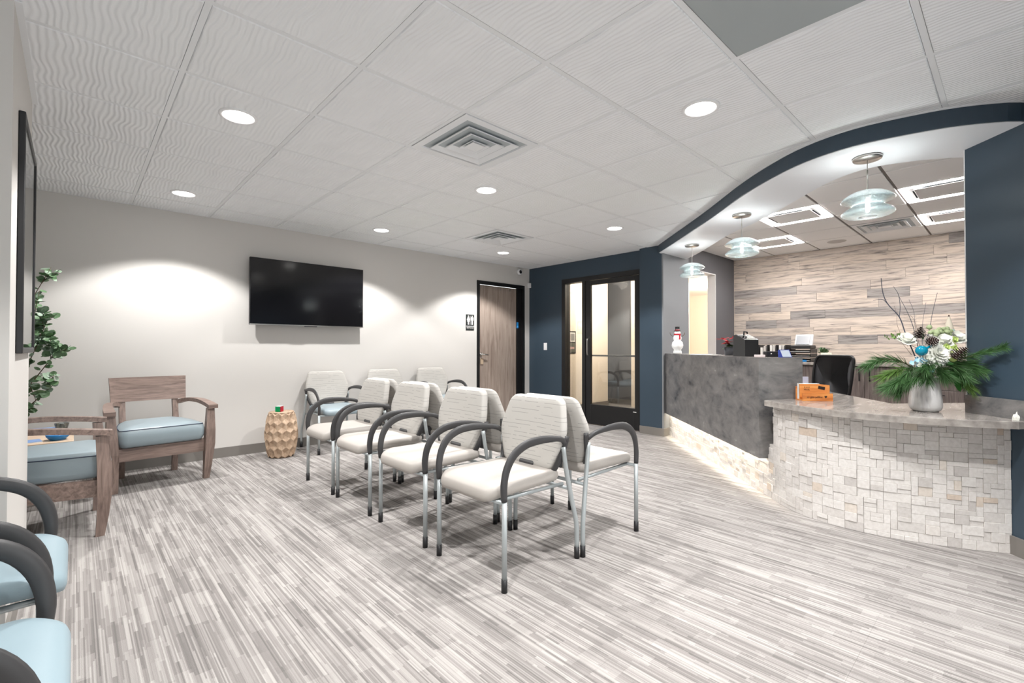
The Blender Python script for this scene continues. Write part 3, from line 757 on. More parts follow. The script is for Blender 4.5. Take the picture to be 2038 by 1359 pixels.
# restroom door
d2 = struct('door_2', MB().box(4.437, 4.486, YT-.015, YT+.05, 0, 2.145).box(5.387, 5.436, YT-.015, YT+.12, 0, 2.145).box(4.486, 5.387, YT-.015, YT+.05, 2.095, 2.145), m_black)
MB().box(5.30, 5.387, YT+.02, YT+.12, 0, 2.095).build('rebate', m_black, d2)
lf = MB().bbox(4.488, 5.385, YT+.05, YT+.09, .01, 2.093, .002).build('door_leaf', m_door, d2)
hd = MB().lathe([(0.001, 0), (.028, 0), (.028, .008), (.012, .012), (.012, .05), (.001, .05)], 20, Matrix.Translation((4.555, YT+.05, 1.02)) @ Matrix.Rotation(PI/2, 4, 'X')).tube([(4.555, YT+.005, 1.02), (4.60, YT, 1.02), (4.665, YT, 1.012)], .009, 8).build('lever_handle', m_chrome, lf)
MB().bbox(4.545, 4.60, YT+.036, YT+.05, .87, .96, .003).build('lock_plate', M('tan_card', (0.55, 0.42, 0.3), 0.6), lf)
MB().lathe([(0.001, 0), (.02, 0), (.02, .01), (.001, .012)], 16, Matrix.Translation((5.30, YT+.02, 1.46)) @ Matrix.Rotation(PI/2, 4, 'X') @ Matrix.Scale(1.9, 4, (0, 0, 1)) @ Matrix.Scale(1, 4)).box(5.283, 5.317, YT+.01, YT+.02, 1.44, 1.54).build('blue_sticker', m_blueplastic, lf)
for xx in (4.95, 5.16):
    MB().tube([(xx, YT+.045, 2.075), (xx, YT+.045, 2.04), (xx-.006, YT+.035, 2.03)], .004, 6).build('hook', m_chrome, lf)

# ================================================================== WALL ITEMS
tv = thing('television', 'black flat television hanging on the pale wall', 'television', (1.950, YT-.095, 1.722))
tv.scale = (.985, 1, .985)
MB().bbox(-.632, .632, -.02, .015, -.362, .357, .003).build('bezel', m_blackp, tv)
MB().box(-.626, .626, -.0215, -.0195, -.350, .351).build('screen', m_screen, tv)
MB().box(-.632, .632, -.022, -.018, -.362, -.352).build('silver_edge', m_chrome, tv)
MB().bbox(-.07, .07, -.024, -.01, -.372, -.36, .002).build('sensor_bar', m_blackp, tv)
MB().box(-.2, .2, .015, .095, -.15, .15).build('wall_mount', m_blackp, tv)

sg = thing('restroom_sign', 'small black and white restroom sign beside the wooden door', 'sign', (4.305, YT-.004, 1.50))
MB().bbox(-.076, .076, -.004, .004, -.118, .118, .002).build('plate', M('sign_black', (0.02, 0.025, 0.025), 0.4), sg)
def fig(cx, woman):
    mb = MB(); z0 = .0
    R = Matrix.Translation((cx, -.0045, .0)) @ Matrix.Rotation(PI/2, 4, 'X')
    mb.prism([(.0095*math.cos(a*PI/8), .093+.0095*math.sin(a*PI/8)) for a in range(16)], 0, .0012, False, R)
    if woman: body = [(-.012, .08), (.012, .08), (.030, .035), (.022, .033), (.014, .055), (.024, .010), (.011, .010), (.011, -.035), (-.011, -.035), (-.011, .010), (-.024, .010), (-.014, .055), (-.022, .033), (-.030, .035)]
    else: body = [(-.018, .08), (.018, .08), (.025, .07), (.025, .030), (.017, .030), (.017, .06), (.014, .06), (.014, -.035), (-.014, -.035), (-.014, .06), (-.017, .06), (-.017, .030), (-.025, .030), (-.025, .07)]
    mb.prism(body, 0, .0012, False, R)
    return mb
fig(-.034, True).build('pictogram', m_paper, sg); fig(.036, False).build('pictogram', m_paper, sg)
MB().box(-.003, .003, -.0055, -.004, -.035, .10).build('divider', m_paper, sg)
MB().box(-.074, .074, -.0055, -.004, -.062, -.052).build('rule', m_paper, sg)
text('RESTROOM', .027, m_paper, sg, (0, -.005, -.083), (PI/2, 0, 0), sx=.92)

cm_ = thing('security_camera', 'small white dome security camera high in the corner above the door', 'camera', (5.31, YT, 2.36))
R = Matrix.Rotation(PI/2, 4, 'X')
MB().lathe([(0.001, 0), (.045, 0), (.05, .02), (.045, .045), (.03, .05)], 24, R).build('housing', m_white, cm_)
MB().lathe([(.001, .062), (.02, .058), (.032, .045), (.034, .03)], 24, R).build('dome', m_screen, cm_)
o = MB().bbox(5.515, 5.555, YT-.05, YT, 2.12, 2.20, .004).build('motion_sensor', m_white); tag(o, 'small white sensor box in the corner where pale and navy walls meet', 'sensor')
sw = thing('light_switch', 'white light switch plate on the navy wall left of the glass door', 'switch', (XB, 5.18, 1.145))
MB().bbox(-.007, 0, -.036, .036, -.058, .058, .002).build('plate', m_white, sw)
MB().bbox(-.011, -.006, -.016, .016, -.033, .033, .002).build('rocker', m_white, sw)
# framed picture on the left pier
fr = thing('picture_frame', 'large dark-framed glazed picture on the left wall pier', 'picture', (-.18, 3.185, 1.605))
for nm, b in (('frame_side', (0, .022, -.378, -.353, -.505, .505)), ('frame_side', (0, .022, .353, .378, -.505, .505)), ('frame_rail', (0, .022, -.353, .353, .480, .505)), ('frame_rail', (0, .022, -.353, .353, -.505, -.480))):
    MB().bbox(*b, .003).build(nm, m_blackp, fr)
MB().box(.004, .010, -.353, .353, -.48, .48).build('print', M('print_cream', (0.70, 0.68, 0.62), 0.6), fr)
MB().box(.015, .017, -.353, .353, -.48, .48).build('glazing', m_pane, fr)
# poster in the vestibule
ps = thing('vestibule_poster', 'dark-framed poster with red pictures seen through the glass side panel', 'poster', (6.42, 5.40, 1.22))
MB().bbox(-.16, .16, -.012, 0, -.20, .20, .002).build('frame', m_blackp, ps)
MB().box(-.135, .135, -.0135, -.011, .01, .175).build('picture', m_paper, ps)
MB().box(-.12, .0, -.0145, -.013, .03, .155).build('red_print', M('print_red', (0.35, 0.04, 0.05), 0.6), ps)
MB().box(.01, .12, -.0145, -.013, .03, .155).build('grey_print', M('print_gray', (0.3, 0.3, 0.3), 0.6), ps)
MB().box(-.135, .135, -.0135, -.011, -.175, -.01).build('picture', M('print_dark', (0.12, 0.13, 0.11), 0.6), ps)
MB().box(-.11, .11, -.0145, -.013, -.12, -.08).build('pink_band', M('print_pink', (0.55, 0.35, 0.33), 0.6), ps)

# small white ornament beside the counter end
mb = MB(); rr = random.Random(2)
bm = bmesh.new(); bmesh.ops.create_icosphere(bm, subdivisions=3, radius=.02)
for v_ in bm.verts: v_.co *= 1+.55*noise.noise(v_.co*90); v_.co.z *= 2.0; v_.co.x *= .75; v_.co.y *= .75
me = bpy.data.meshes.new('white_ornament'); bm.to_mesh(me); bm.free(); me.materials.append(m_petal)
o = bpy.data.objects.new('white_ornament', me); COL.objects.link(o); p = off45((3.735, -.012), -.022); o.location = (p[0], p[1], .742)
tag(o, 'small crumpled white ornament on the navy wall beside the counter end', 'ornament')

# ================================================================== WAITING CHAIRS
AX = .264
def make_chair(name, label, seat_mat, back_mat, group):
    t = thing(name, label, 'chair', (0, 0, 0), 0, group)
    # seat pad
    ol = round_poly([(-.232, -.255), (-.19, -.315), (.19, -.315), (.232, -.255), (.215, .19), (-.215, .19)], [.07, .10, .10, .07, .05, .05], 5)
    def sm(u, v, h):
        drop = -.022*max(0, (-.20-v)/.11)**2; return (u, v, h+drop+.006*(u/.23)**2)
    pad(ol, [(.90, .412), (.975, .420), (1.0, .438), (.995, .455), (.97, .468), (.92, .475), (.80, .478), (.5, .476), (.2, .474)], sm).build('seat', seat_mat, t)
    # back
    bl = round_poly([(-.185, .47), (.185, .47), (.235, .60), (.250, .675), (.200, .85), (-.200, .85), (-.250, .675), (-.235, .60)], [.03, .03, .08, .08, .045, .045, .08, .08], 5)
    def bmf(u, v, h):
        lean = .155+(v-.47)*.26; return (u, lean+h-.30*u*u*1.0+.0, v)
    def bmap(u, v, h): return (u, .158+(v-.47)*.215-.42*u*u+h, v)
    pad(bl, [(.80, .032), (.97, .030), (1.0, .018), (1.0, .004), (.975, -.010), (.93, -.016), (.75, -.019), (.45, -.020), (.15, -.020)], bmap).build('backrest', back_mat, t)
    for s_ in (-1, 1):
        # front leg
        l = MB().tube([(s_*AX, -.265, .05), (s_*AX, -.265, .42)], .0125, 12).build('leg', m_tube, t)
        MB().lathe([(.001, 0), (.0145, 0), (.0145, .06), (.001, .06)], 12, Matrix.Translation((s_*AX, -.265, 0))).build('foot_cap', m_blackp, l)
        pth = catmull([(s_*.240, .175, .60), (s_*.243, .19, .50), (s_*.252, .222, .34), (s_*.262, .248, .22), (s_*AX, .256, .16), (s_*AX, .257, .05)], 3)
        l = MB().tube(pth, .0125, 10).build('leg', m_tube, t)
        MB().lathe([(.001, 0), (.0145, 0), (.0145, .06), (.001, .06)], 12, Matrix.Translation((s_*AX, .257, 0))).build('foot_cap', m_blackp, l)
        # arm loop
        ap = catmull([(s_*AX, -.266, .415), (s_*AX, -.268, .49), (s_*(AX+.002), -.250, .565), (s_*(AX+.005), -.205, .625), (s_*(AX+.006), -.13, .66), (s_*(AX+.005), -.04, .668), (s_*(AX+.0), .06, .662), (s_*(AX-.008), .14, .648), (s_*.240, .185, .622)], 4)
        nn = len(ap); ra = []; rb = []
        for i in range(nn):
            k = i/(nn-1); ra.append(.011 if k > .15 else .0135); rb.append(.0145+.0085*math.sin(min(1, k*1.25)*PI)**.7)
        MB().tube(ap, ra, 12, rb).build('armrest', m_char, t)
        MB().tube(catmull([(s_*.243, .200, .655), (s_*.236, .190, .60), (s_*.218, .160, .52), (s_*.195, .148, .47)], 3), .011, 8, .019, up=(1, 0, 0)).build('back_bracket', m_char, t)
    f = MB()
    f.tube([(-AX, -.262, .402), (AX, -.262, .402)], .010, 8)
    f.tube([(-.248, .215, .375), (.248, .215, .375)], .010, 8)
    for s_ in (-1, 1): f.tube([(s_*.20, -.262, .402), (s_*.20, .215, .392)], .010, 8)
    f.build('seat_frame', m_tube, t)
    MB().bbox(-.06, .06, .13, .20, .425, .50, .01).build('back_support', m_char, t)
    return t
CG1 = 'cream chairs in the double row'
chair0 = make_chair('waiting_chair', '', m_seat, m_back, CG1)
LEFTY = [1.88, 2.547, 3.226, 3.84]
ll = ['nearest cream chair of the row facing left, all of it in view', 'second cream chair from the front in the row facing left', 'third cream chair from the front in the row facing left', 'farthest cream chair in the row facing left, beside the carved stool']
rl = ['nearest cream chair of the row facing the reception desk, its arm and front legs clear', 'second cream chair of the desk-facing row, its back seen behind the front chairs', 'third cream chair of the desk-facing row, mostly hidden by backs', 'farthest cream chair of the desk-facing row, only its back top showing']
for i in range(4):
    o = chair0 if i == 0 else copy_tree(chair0)
    o.location = (1.722, LEFTY[i], 0); o.rotation_euler = (0, 0, -PI/2); o['label'] = ll[i]; o['group'] = CG1
for i, (y, x) in enumerate([(1.868, 2.272), (2.56, 2.270), (3.25, 2.272), (3.90, 2.272)]):
    o = copy_tree(chair0); o.location = (x, y, 0); o.rotation_euler = (0, 0, PI/2); o['label'] = rl[i]; o['group'] = CG1
wc = make_chair('waiting_chair', 'chair with cream back and blue seat against the wall right of the carved stool', m_vblue2, m_back, 'cream-backed chairs against the television wall')
wc.location = (2.145, 5.255, 0)
for x, l in ((2.875, 'middle cream-backed chair against the wall under the right edge of the television'), (3.575, 'cream-backed chair against the wall nearest the restroom door')):
    o = copy_tree(wc); o.location = (x, 5.255, 0); o['label'] = l
lc = make_chair('waiting_chair', 'light blue vinyl chair with black arms at the left edge, the farther one', m_vblue, m_vblue, 'light blue chairs at the left edge')
lc.location = (-.325, 2.115, 0); lc.rotation_euler = (0, 0, PI/2)
o = copy_tree(lc); o.location = (-.315, 1.41, 0); o['label'] = 'light blue vinyl chair with black arms in the lower left corner, nearest the camera'

# ================================================================== LOUNGE CHAIRS
def make_lounge(label):
    t = thing('lounge_chair', label, 'armchair', (0, 0, 0), 0, 'wooden lounge chairs with blue cushions')
    # front legs (tapered, slightly splayed) rise to the arm caps
    for s_ in (-1, 1):
        rg = []
        for z, w_, x in ((0, .021, .305), (.12, .027, .312), (.30, .036, .322), (.42, .034, .327), (.60, .026, .333)):
            d = w_*1.0; yy = -.235-.02*math.sin(z/.6*PI)
            rg.append([(s_*x-w_, yy-d, z), (s_*x+w_, yy-d, z), (s_*x+w_, yy+d, z), (s_*x-w_, yy+d, z)])
        MB().rings(rg, True, False).build('leg', m_walnutv, t)
        rg = []
        for z, yy in ((0, .285), (.28, .245), (.45, .25), (.68, .30), (.80, .325)):
            w_ = .021; rg.append([(s_*.19-w_, yy-.02, z), (s_*.19+w_, yy-.02, z), (s_*.19+w_, yy+.02, z), (s_*.19-w_, yy+.02, z)])
        MB().rings(rg, True, False).build('leg', m_walnutv, t)
        # arm: curves out from the back post and ends in a cap
        P_ = catmull([(s_*.215, .28, .625), (s_*.27, .18, .650), (s_*.315, .02, .650), (s_*.335, -.14, .635), (s_*.343, -.285, .615)], 5); rg = []
        for i, p in enumerate(P_):
            k = i/(len(P_)-1); w_ = .020+.016*k; h = .016
            rg.append([(p.x-w_, p.y, p.z-h), (p.x+w_, p.y, p.z-h), (p.x+w_, p.y, p.z+h), (p.x-w_, p.y, p.z+h)])
        MB().rings(rg, True, False).build('armrest', m_walnut, t)
        MB().rings([[(s_*(.300)-.013, -.22, z), (s_*(.300)+.013, -.22, z), (s_*.205+.013, .25, z), (s_*.205-.013, .25, z)] for z in (.235, .335)], True, False).build('side_rail', m_walnut, t)
    MB().rings([[(-.30, -.238, z), (.30, -.238, z), (.30, -.212, z), (-.30, -.212, z)] for z in (.235, .335)], True, False).build('front_rail', m_walnut, t)
    MB().box(-.19, .19, .235, .26, .235, .335).build('back_rail', m_walnut, t)
    # curved slat back
    rg = []
    for i in range(13):
        u = -1+2*i/12; x = u*.268; yb = .300+.018*u*u*-1; sk = .018*abs(u)
        rg.append([(x, .278-.020*u*u, .655), (x*1.03, .325-.020*u*u, .862), (x*1.03, .350-.020*u*u, .862), (x, .303-.020*u*u, .655)])
    MB().rings(rg, True, False).build('back_slat', m_walnut, t)
    ol = round_poly([(-.285, -.275), (.285, -.275), (.270, .0), (.21, .25), (-.21, .25), (-.270, 0)], [.06, .06, .1, .06, .06, .1], 5)
    def cmf(u, v, h): return (u, v-.012*math.cos(u*5), h+.014*(1-(u/.29)**2))
    c = pad(ol, [(.93, .337), (.985, .35), (1.025, .385), (1.03, .425), (1.0, .467), (.975, .475), (.90, .487), (.7, .497), (.4, .502), (.15, .503)], cmf).build('seat_cushion', m_vblue2, t)
    cx = sum(p[0] for p in ol)/len(ol); cy = sum(p[1] for p in ol)/len(ol)
    pts = [cmf(cx+(x-cx)*.988, cy+(y-cy)*.988, .473) for x, y in ol]; pts.append(pts[0])
    MB().tube(pts, .0035, 6).build('piping', m_pipe, c)
    return t
l1 = make_lounge('wooden lounge chair with blue cushion against the wall, facing the room, whole back slat visible')
l1.location = (.515, 4.99, 0); l1.rotation_euler = (0, 0, rad(5))
l2 = copy_tree(l1); l2.location = (-.115, 4.055, 0); l2.rotation_euler = (0, 0, PI/2)
l2['label'] = 'wooden lounge chair seen from the side in front, cut off by the left wall pier'

# low table in the alcove
tb = thing('low_table', 'low maple table on a round base half hidden behind the side-on lounge chair', 'table', (-.33, 4.98, 0))
MB().bbox(-.33, .33, -.33, .33, .425, .455, .006).build('tabletop', m_tabletop, tb)
MB().lathe([(.001, 0), (.26, 0), (.26, .02), (.20, .05), (.16, .12), (.15, .425), (.001, .425)], 36).build('pedestal', M('taupe_base', (0.30, 0.26, 0.23), 0.5), tb)
t = thing('toy_box', 'blue toy box with a purple dot on the low table', 'toy', (-.22, 5.17, .4555))
MB().bbox(-.12, .12, -.03, .03, 0, .04, .004).build('box', M('toy_blue', (0.22, 0.36, 0.65), 0.4), t)
MB().lathe([(.001, 0), (.028, 0), (.028, .003), (.001, .003)], 20, Matrix.Translation((.0, -.03, .02)) @ Matrix.Rotation(PI/2, 4, 'X') @ Matrix.Scale(.6, 4, (0, 1, 0))).build('dot', M('toy_magenta', (0.35, 0.03, 0.30), 0.4), t)
t = thing('toy_bowl', 'shiny bright blue toy dish at the corner of the low table', 'toy', (-.085, 4.74, .4555))
MB().lathe([(.001, 0), (.04, 0), (.062, .025), (.066, .04), (.06, .04), (.04, .012), (.001, .01)], 28).build('dish', m_blueplastic, t)
t = thing('magazine', 'flat blue and white magazine on the near edge of the low table', 'magazine', (-.27, 4.74, .4555), .15)
MB().box(-.10, .10, -.07, .07, 0, .006).build('pages', m_paper, t); MB().box(-.10, .10, -.07, .07, .006, .008).build('cover', M('toy_blue', (0, 0, 0)), t)
t = thing('glass_dish', 'small clear glass with a dark centre on the low table', 'glass', (-.07, 5.12, .4555))
MB().lathe([(.001, .004), (.02, .004), (.035, .03), (.045, .075), (.043, .075), (.03, .03), (.001, .01)], 24).build('glass', m_pglass, t)
MB().lathe([(.001, .0), (.014, .0), (.014, .02), (.001, .024)], 12).build('dark_centre', m_blackp, t)

# eucalyptus tree
tr = thing('eucalyptus_plant', 'leafy artificial eucalyptus tree behind the left wall pier', 'plant', (-.50, 5.18, 0))
MB().lathe([(.001, 0), (.12, 0), (.15, .28), (.14, .28), (.13, .25), (.001, .25)], 28).build('pot', m_vase, tr)
rr = random.Random(21)
def leaf_verts(c, d, nrm, L_, W_):
    d = d.normalized(); s_ = d.cross(nrm).normalized(); u = s_.cross(d)
    pts = [c, c+d*L_*.25+s_*W_*.42, c+d*L_*.6+s_*W_*.5, c+d*L_*.88+s_*W_*.28, c+d*L_, c+d*L_*.88-s_*W_*.28, c+d*L_*.6-s_*W_*.5, c+d*L_*.25-s_*W_*.42]
    mid_ = c+d*L_*.5-u*W_*.12
    return pts+[mid_], [(i, (i+1) % 8, 8) for i in range(8)]
stems = []
starts = [((.0, 0, .25), (.10, -.02, .8), (.17, -.05, 1.25), (.22, -.12, 1.62)), ((0, 0, .25), (.15, .0, .66), (.30, -.10, .92), (.41, -.18, 1.12)), ((.0, 0, .25), (.12, -.02, .7), (.26, -.12, 1.05), (.36, -.2, 1.38)),
          ((0, 0, .25), (.04, 0, .9), (.10, -.03, 1.5), (.16, -.06, 1.95)), ((0, 0, .25), (.18, -.05, .58), (.30, -.16, .74), (.38, -.22, .84)), ((0, 0, .25), (.05, .02, .9), (.20, -.02, 1.35), (.36, -.12, 1.74)),
          ((0, 0, .25), (-.06, 0, .9), (-.1, -.05, 1.4), (-.16, -.1, 1.8)), ((0, 0, .25), (-.15, 0, .7), (-.25, .05, 1.1), (-.3, .05, 1.4)), ((0, 0, .25), (0, .05, .9), (.05, .1, 1.4), (.12, .15, 1.75)), ((0, 0, .25), (.08, -.1, .8), (.12, -.2, 1.2), (.14, -.3, 1.5)),
          ((0, 0, .25), (.10, -.06, .75), (.24, -.10, 1.2), (.30, -.16, 1.55)), ((0, 0, .25), (.08, -.0, .75), (.18, -.10, 1.0), (.24, -.2, 1.25))]
st = MB(); leaves = []
def pushback(p):
    return Vector((p.x, min(p.y, .30), p.z))
for spn in starts:
    P_ = [pushback(p) for p in catmull(spn, 9)]
    st.tube(P_, [.007*(1-.8*i/len(P_)) for i in range(len(P_))], 6)
    tw = [P_]
    for b in range(4):
        k = rr.randint(10, len(P_)-4); b0 = P_[k]; dd = Vector((rr.uniform(-.4, 1), rr.uniform(-1, .3), rr.uniform(.2, 1))).normalized()*rr.uniform(.08, .17)
        q_ = [b0, b0+dd*.5+Vector((0, 0, .01)), b0+dd]; st.tube(q_, .0022, 5); tw.append(catmull(q_, 5))
    for path in tw:
        rng = range(9, len(path)) if path is P_ else range(2, len(path))
        for i in rng:
            for s_ in range(2 if path is not P_ else 1):
                d = Vector((rr.uniform(-1, 1), rr.uniform(-1, 1), rr.uniform(-.5, .9))).normalized()
                leaves.append((path[i]+d*.006, d, Vector((rr.uniform(-.4, .4), rr.uniform(-1, 0), rr.uniform(.2, 1))).normalized(), rr.uniform(.042, .070)))
st.build('branches', m_stem, tr)
rr.shuffle(leaves)
leaves.sort(key=lambda l: -l[0].x)
for k, (c, d, nn, L_) in enumerate(leaves[:290]):
    vs, fs = leaf_verts(Vector((0, 0, 0)), d, nn, L_, L_*.8)
    MB().add(vs, fs, True).build('leaf', m_leaf if rr.random() < .68 else m_leaf2, tr, c)
mb = MB()
for (c, d, nn, L_) in leaves[290:]:
    vs, fs = leaf_verts(c, d, nn, L_, L_*.8); mb.add(vs, fs, True)
tag(mb.build('far_leaves', m_leaf, tr), kind='stuff')

# carved stool with hexagon facets
t = thing('carved_stool', 'barrel-shaped carved wooden stool with honeycomb facets by the wall', 'stool', (1.575, 5.20, 0))
def rprof(z): return .118+.042*math.sin(max(0, min(1, z/.465))*PI)**.75
mb = MB(); NH = 12; rows = 5; H_ = .465
z0s = .03; hh = (H_-.055)/ (rows-.0)
MB().lathe([(.001, 0), (rprof(0)-.012, 0), (rprof(.03)-.022, .03)]+[(rprof(.03+i*.0285)-.026, .03+i*.0285) for i in range(1, 15)]+[(rprof(.44)-.012, .44), (rprof(.465)-.002, H_-.01), (rprof(H_)-.004, H_), (.001, H_)], 48).build('body', m_stool, t)
R_hex = 2*PI/NH/math.sqrt(3)
vz = .062
for r_ in range(-1, 6):
    for c in range(NH):
        a0 = 2*PI*(c+(r_ % 2)*.5)/NH; zc = .055+r_*.086
        cor = []
        for k in range(6):
            an = PI/6+k*PI/3; aa = a0+math.cos(an)*(PI/NH)/math.cos(PI/6); zz = zc+math.sin(an)*.0573
            cor.append((aa, zz))
        if zc > H_+.03 or zc < -.03: continue
        cz = lambda z: max(.004, min(H_-.006, z))
        pts = []
        for aa, zz in cor:
            z_ = cz(zz); r1 = rprof(z_)-.001; pts.append((r1*math.cos(aa), r1*math.sin(aa), z_))
        ring2 = []
        for aa, zz in cor:
            a2 = a0+(aa-a0)*.90; z_ = cz(zc+(zz-zc)*.90); r1 = rprof(z_)-.003; ring2.append((r1*math.cos(a2), r1*math.sin(a2), z_))
        z_ = cz(zc); r1 = rprof(z_)-.025; cc = (r1*math.cos(a0), r1*math.sin(a0), z_)
        mb2 = MB(); mb2.add(pts+ring2+[cc], [(k, (k+1) % 6, 6+(k+1) % 6, 6+k) for k in range(6)]+[(6+k, 6+(k+1) % 6, 12) for k in range(6)])
        mb2.build('facet', m_stool, t)
# puzzle cube
t = thing('puzzle_cube', 'small colourful puzzle cube with green and red faces on the carved stool', 'toy', (1.545, 5.17, .4655), rad(-50))
MB().bbox(-.028, .028, -.028, .028, 0, .056, .001).build('core', m_blackp, t)
cg = M('sticker_green', (0.0, 0.30, 0.10), 0.3); cr = M('sticker_red', (0.45, 0.01, 0.03), 0.3); cw = M('sticker_white', (0.8, 0.8, 0.8), 0.3)
for a in range(3):
    for b in range(3):
        u0 = -.0265+a*.018; w0 = .002+b*.018
        MB().box(u0, u0+.0165, -.0295, -.028, w0, w0+.0165).build('sticker', cg, t)
        MB().box(.028, .0295, u0, u0+.0165, w0, w0+.0165).build('sticker', cr, t)
        MB().box(u0, u0+.0165, u0*0-.0265+b*.018, -.0265+b*.018+.0165, .056, .0572).build('sticker', cw, t)

# ================================================================== PENDANTS
def pendant(x, y, label):
    t = thing('pendant_lamp', label, 'lamp', (x, y, SOFF), 0, 'glass pendant lamps over the desk')
    MB().lathe([(.001, 0), (.078, 0), (.078, -.012), (.074, -.018), (.001, -.020)], 40).build('canopy', m_chrome, t)
    MB().tube([(0, 0, -.018), (0, 0, -.16)], .0022, 6).tube([(0, 0, -.08), (0, 0, -.215)], .0042, 8).build('stem', m_chrome, t)
    prof = [(.012, -.210), (.04, -.214), (.085, -.226), (.125, -.250), (.140, -.268), (.138, -.276), (.120, -.284), (.092, -.296), (.083, -.305), (.092, -.314), (.118, -.328), (.136, -.345), (.139, -.356), (.130, -.366), (.095, -.377), (.05, -.379)]
    P_ = catmull([(a, 0, b) for a, b in prof], 2)
    MB().lathe([(p.x, p.z) for p in P_]+[(max(.004, p.x-.004), p.z+.0015) for p in reversed(P_)], 48).build('glass_shade', m_pend, t)
    MB().lathe([(.001, -.212), (.020, -.212), (.020, -.25), (.012, -.262), (.001, -.262)], 16).build('socket', m_chrome, t)
    MB().lathe([(.001, -.262), (.010, -.265), (.013, -.30), (.010, -.345), (.001, -.352)], 14).build('bulb', m_bulb, t)
    ld = bpy.data.lights.new('pendant_light', 'POINT'); ld.energy = PEND_W; ld.shadow_soft_size = .02; ld.color = (1, .97, .93)
    lo = bpy.data.objects.new('pendant_light', ld); COL.objects.link(lo); lo.parent = t; lo.location = (0, 0, -.30)
pendant(3.653, .633, 'nearest clear blown-glass pendant lamp, beside the navy wall')
pendant(4.402, 1.684, 'middle clear blown-glass pendant lamp under the curved soffit')
pendant(5.284, 2.584, 'farthest blown-glass pendant lamp, near the grey pier')

# ================================================================== THINGS ON THE DESK
LZ = 1.052
s = thing('snowman_figure', 'white snowman figurine with black hat and red scarf on the desk ledge', 'figurine', (5.40, 2.83, LZ))
MB().lathe([(.001, 0), (.052, 0), (.050, .02), (.042, .05), (.062, .075), (.068, .105), (.060, .14), (.040, .162), (.048, .18), (.049, .20), (.040, .222), (.028, .232), (.036, .245), (.037, .262), (.028, .282), (.001, .288)], 28).build('body', M('snow_white', (0.88, 0.90, 0.90), 0.5), s)  # plain white body colour
MB().lathe([(.001, .276), (.040, .276), (.040, .282), (.026, .284), (.026, .322), (.030, .330), (.001, .332)], 24).build('hat', m_blackp, s)
MB().lathe([(.033, .228), (.042, .232), (.042, .242), (.034, .246)], 24).box(-.03, -.018, -.05, -.038, .175, .235).build('scarf', m_red, s)
MB().lathe([(.027, .284), (.0275, .284), (.0275, .294), (.027, .294)], 24).build('hat_band', m_red, s)
for k in (-1, 1): MB().tube([(k*.04*.7, -k*.04*.7, .20), (k*.085*.7, -k*.085*.7, .235), (k*.09*.7, -k*.09*.7, .26)], .003, 5).build('stick_arm', m_stem, s)
o = MB().box(-.16, .16, -.10, .10, 0, .006).build('paper_stack', m_paper, None, (4.83, 2.22, LZ)); o.rotation_euler = (0, 0, rad(45)); tag(o, 'sheets of white paper lying on the desk ledge', 'paper')
# poinsettia
t = thing('poinsettia', 'red poinsettia in a pot behind the black box on the ledge', 'plant', (4.655, 1.90, LZ))
MB().lathe([(.001, 0), (.04, 0), (.055, .08), (.05, .08), (.001, .07)], 20).build('pot', M('pot_gray', (0.12, 0.13, 0.15), 0.5), t)
rr = random.Random(5)
def pleaf(c, d, L_, W_, nrm): return leaf_verts(c, d, nrm, L_, W_)
cnt = [(-.05, .04, .16), (.02, -.03, .175), (.05, -.055, .15), (-.02, .02, .13)]
for cx_, cy_, cz_ in cnt:
    for k in range(7):
        a = k*2*PI/7+rr.random(); d = Vector((math.cos(a), math.sin(a), rr.uniform(-.5, .3)))
        vs, fs = pleaf(Vector((cx_, cy_, cz_)), d, rr.uniform(.05, .075), .034, Vector((0, 0, 1))); MB().add(vs, fs, True).build('bract', m_red, t)
for k in range(14):
    a = rr.random()*6.28; d = Vector((math.cos(a), math.sin(a), rr.uniform(-.6, .1)))
    vs, fs = pleaf(Vector((0, 0, rr.uniform(.08, .13))), d, rr.uniform(.06, .09), .04, Vector((0, 0, 1))); MB().add(vs, fs, True).build('leaf', m_leafdark, t)
# black box
t = thing('black_ledge_box', 'black box with slanted top and display standing on the desk ledge', 'machine', (4.285, 1.605, LZ), rad(-34))
mb = MB(); w2 = .064
mb.rings([[(x, -.07, 0), (x, .09, 0), (x, .09, .185), (x, .05, .190), (x, -.07, .145)] for x in (-w2, w2)], True, False); mb.build('body', M('box_black', (0.035, 0.036, 0.038), 0.4), t)
MB().add([(-.06, -.055, .1515), (.06, -.055, .1515), (.06, .035, .1855), (-.06, .035, .1855)], [(0, 1, 2, 3)]).build('display', m_screen, t)
MB().tube([(-.01, .02, .185), (-.01, .02, .215), (.02, .02, .212), (.03, .03, .20)], .007, 6).build('lever', m_blackp, t)
t = thing('card_display', 'small blue and white tilted card stand near the end of the ledge', 'sign', (4.045, 1.225, LZ), rad(-40))
mb = MB(); mb.rings([[(x, -.02, 0), (x, .03, 0), (x, .035, .055), (x, .015, .06)] for x in (-.04, .04)], True, False); mb.build('stand', M('stand_blue', (0.03, 0.06, 0.35), 0.4), t)
MB().add([(-.036, -.020, .004), (.034, -.020, .004), (.034, .0135, .056), (-.036, .0135, .056)], [(0, 1, 2, 3)]).build('card', M('card_pale', (0.55, 0.62, 0.72), 0.5), t).location = (0, -.001, 0)
o = MB().bbox(-.03, .03, -.03, .03, 0, .02, .003).build('note_block', M('pale_pink', (0.80, 0.70, 0.70), 0.6), None, (3.935, 1.375, LZ)); o.rotation_euler = (0, 0, rad(-45)); tag(o, 'small pale pink block of notes at the ledge corner', 'notepad')
t = thing('desk_organizer', 'low black tray with two silver buttons on the ledge', 'organizer', (4.17, 1.355, LZ), rad(-45))
MB().bbox(-.065, .065, -.03, .03, 0, .045, .004).build('tray', m_blackp, t)
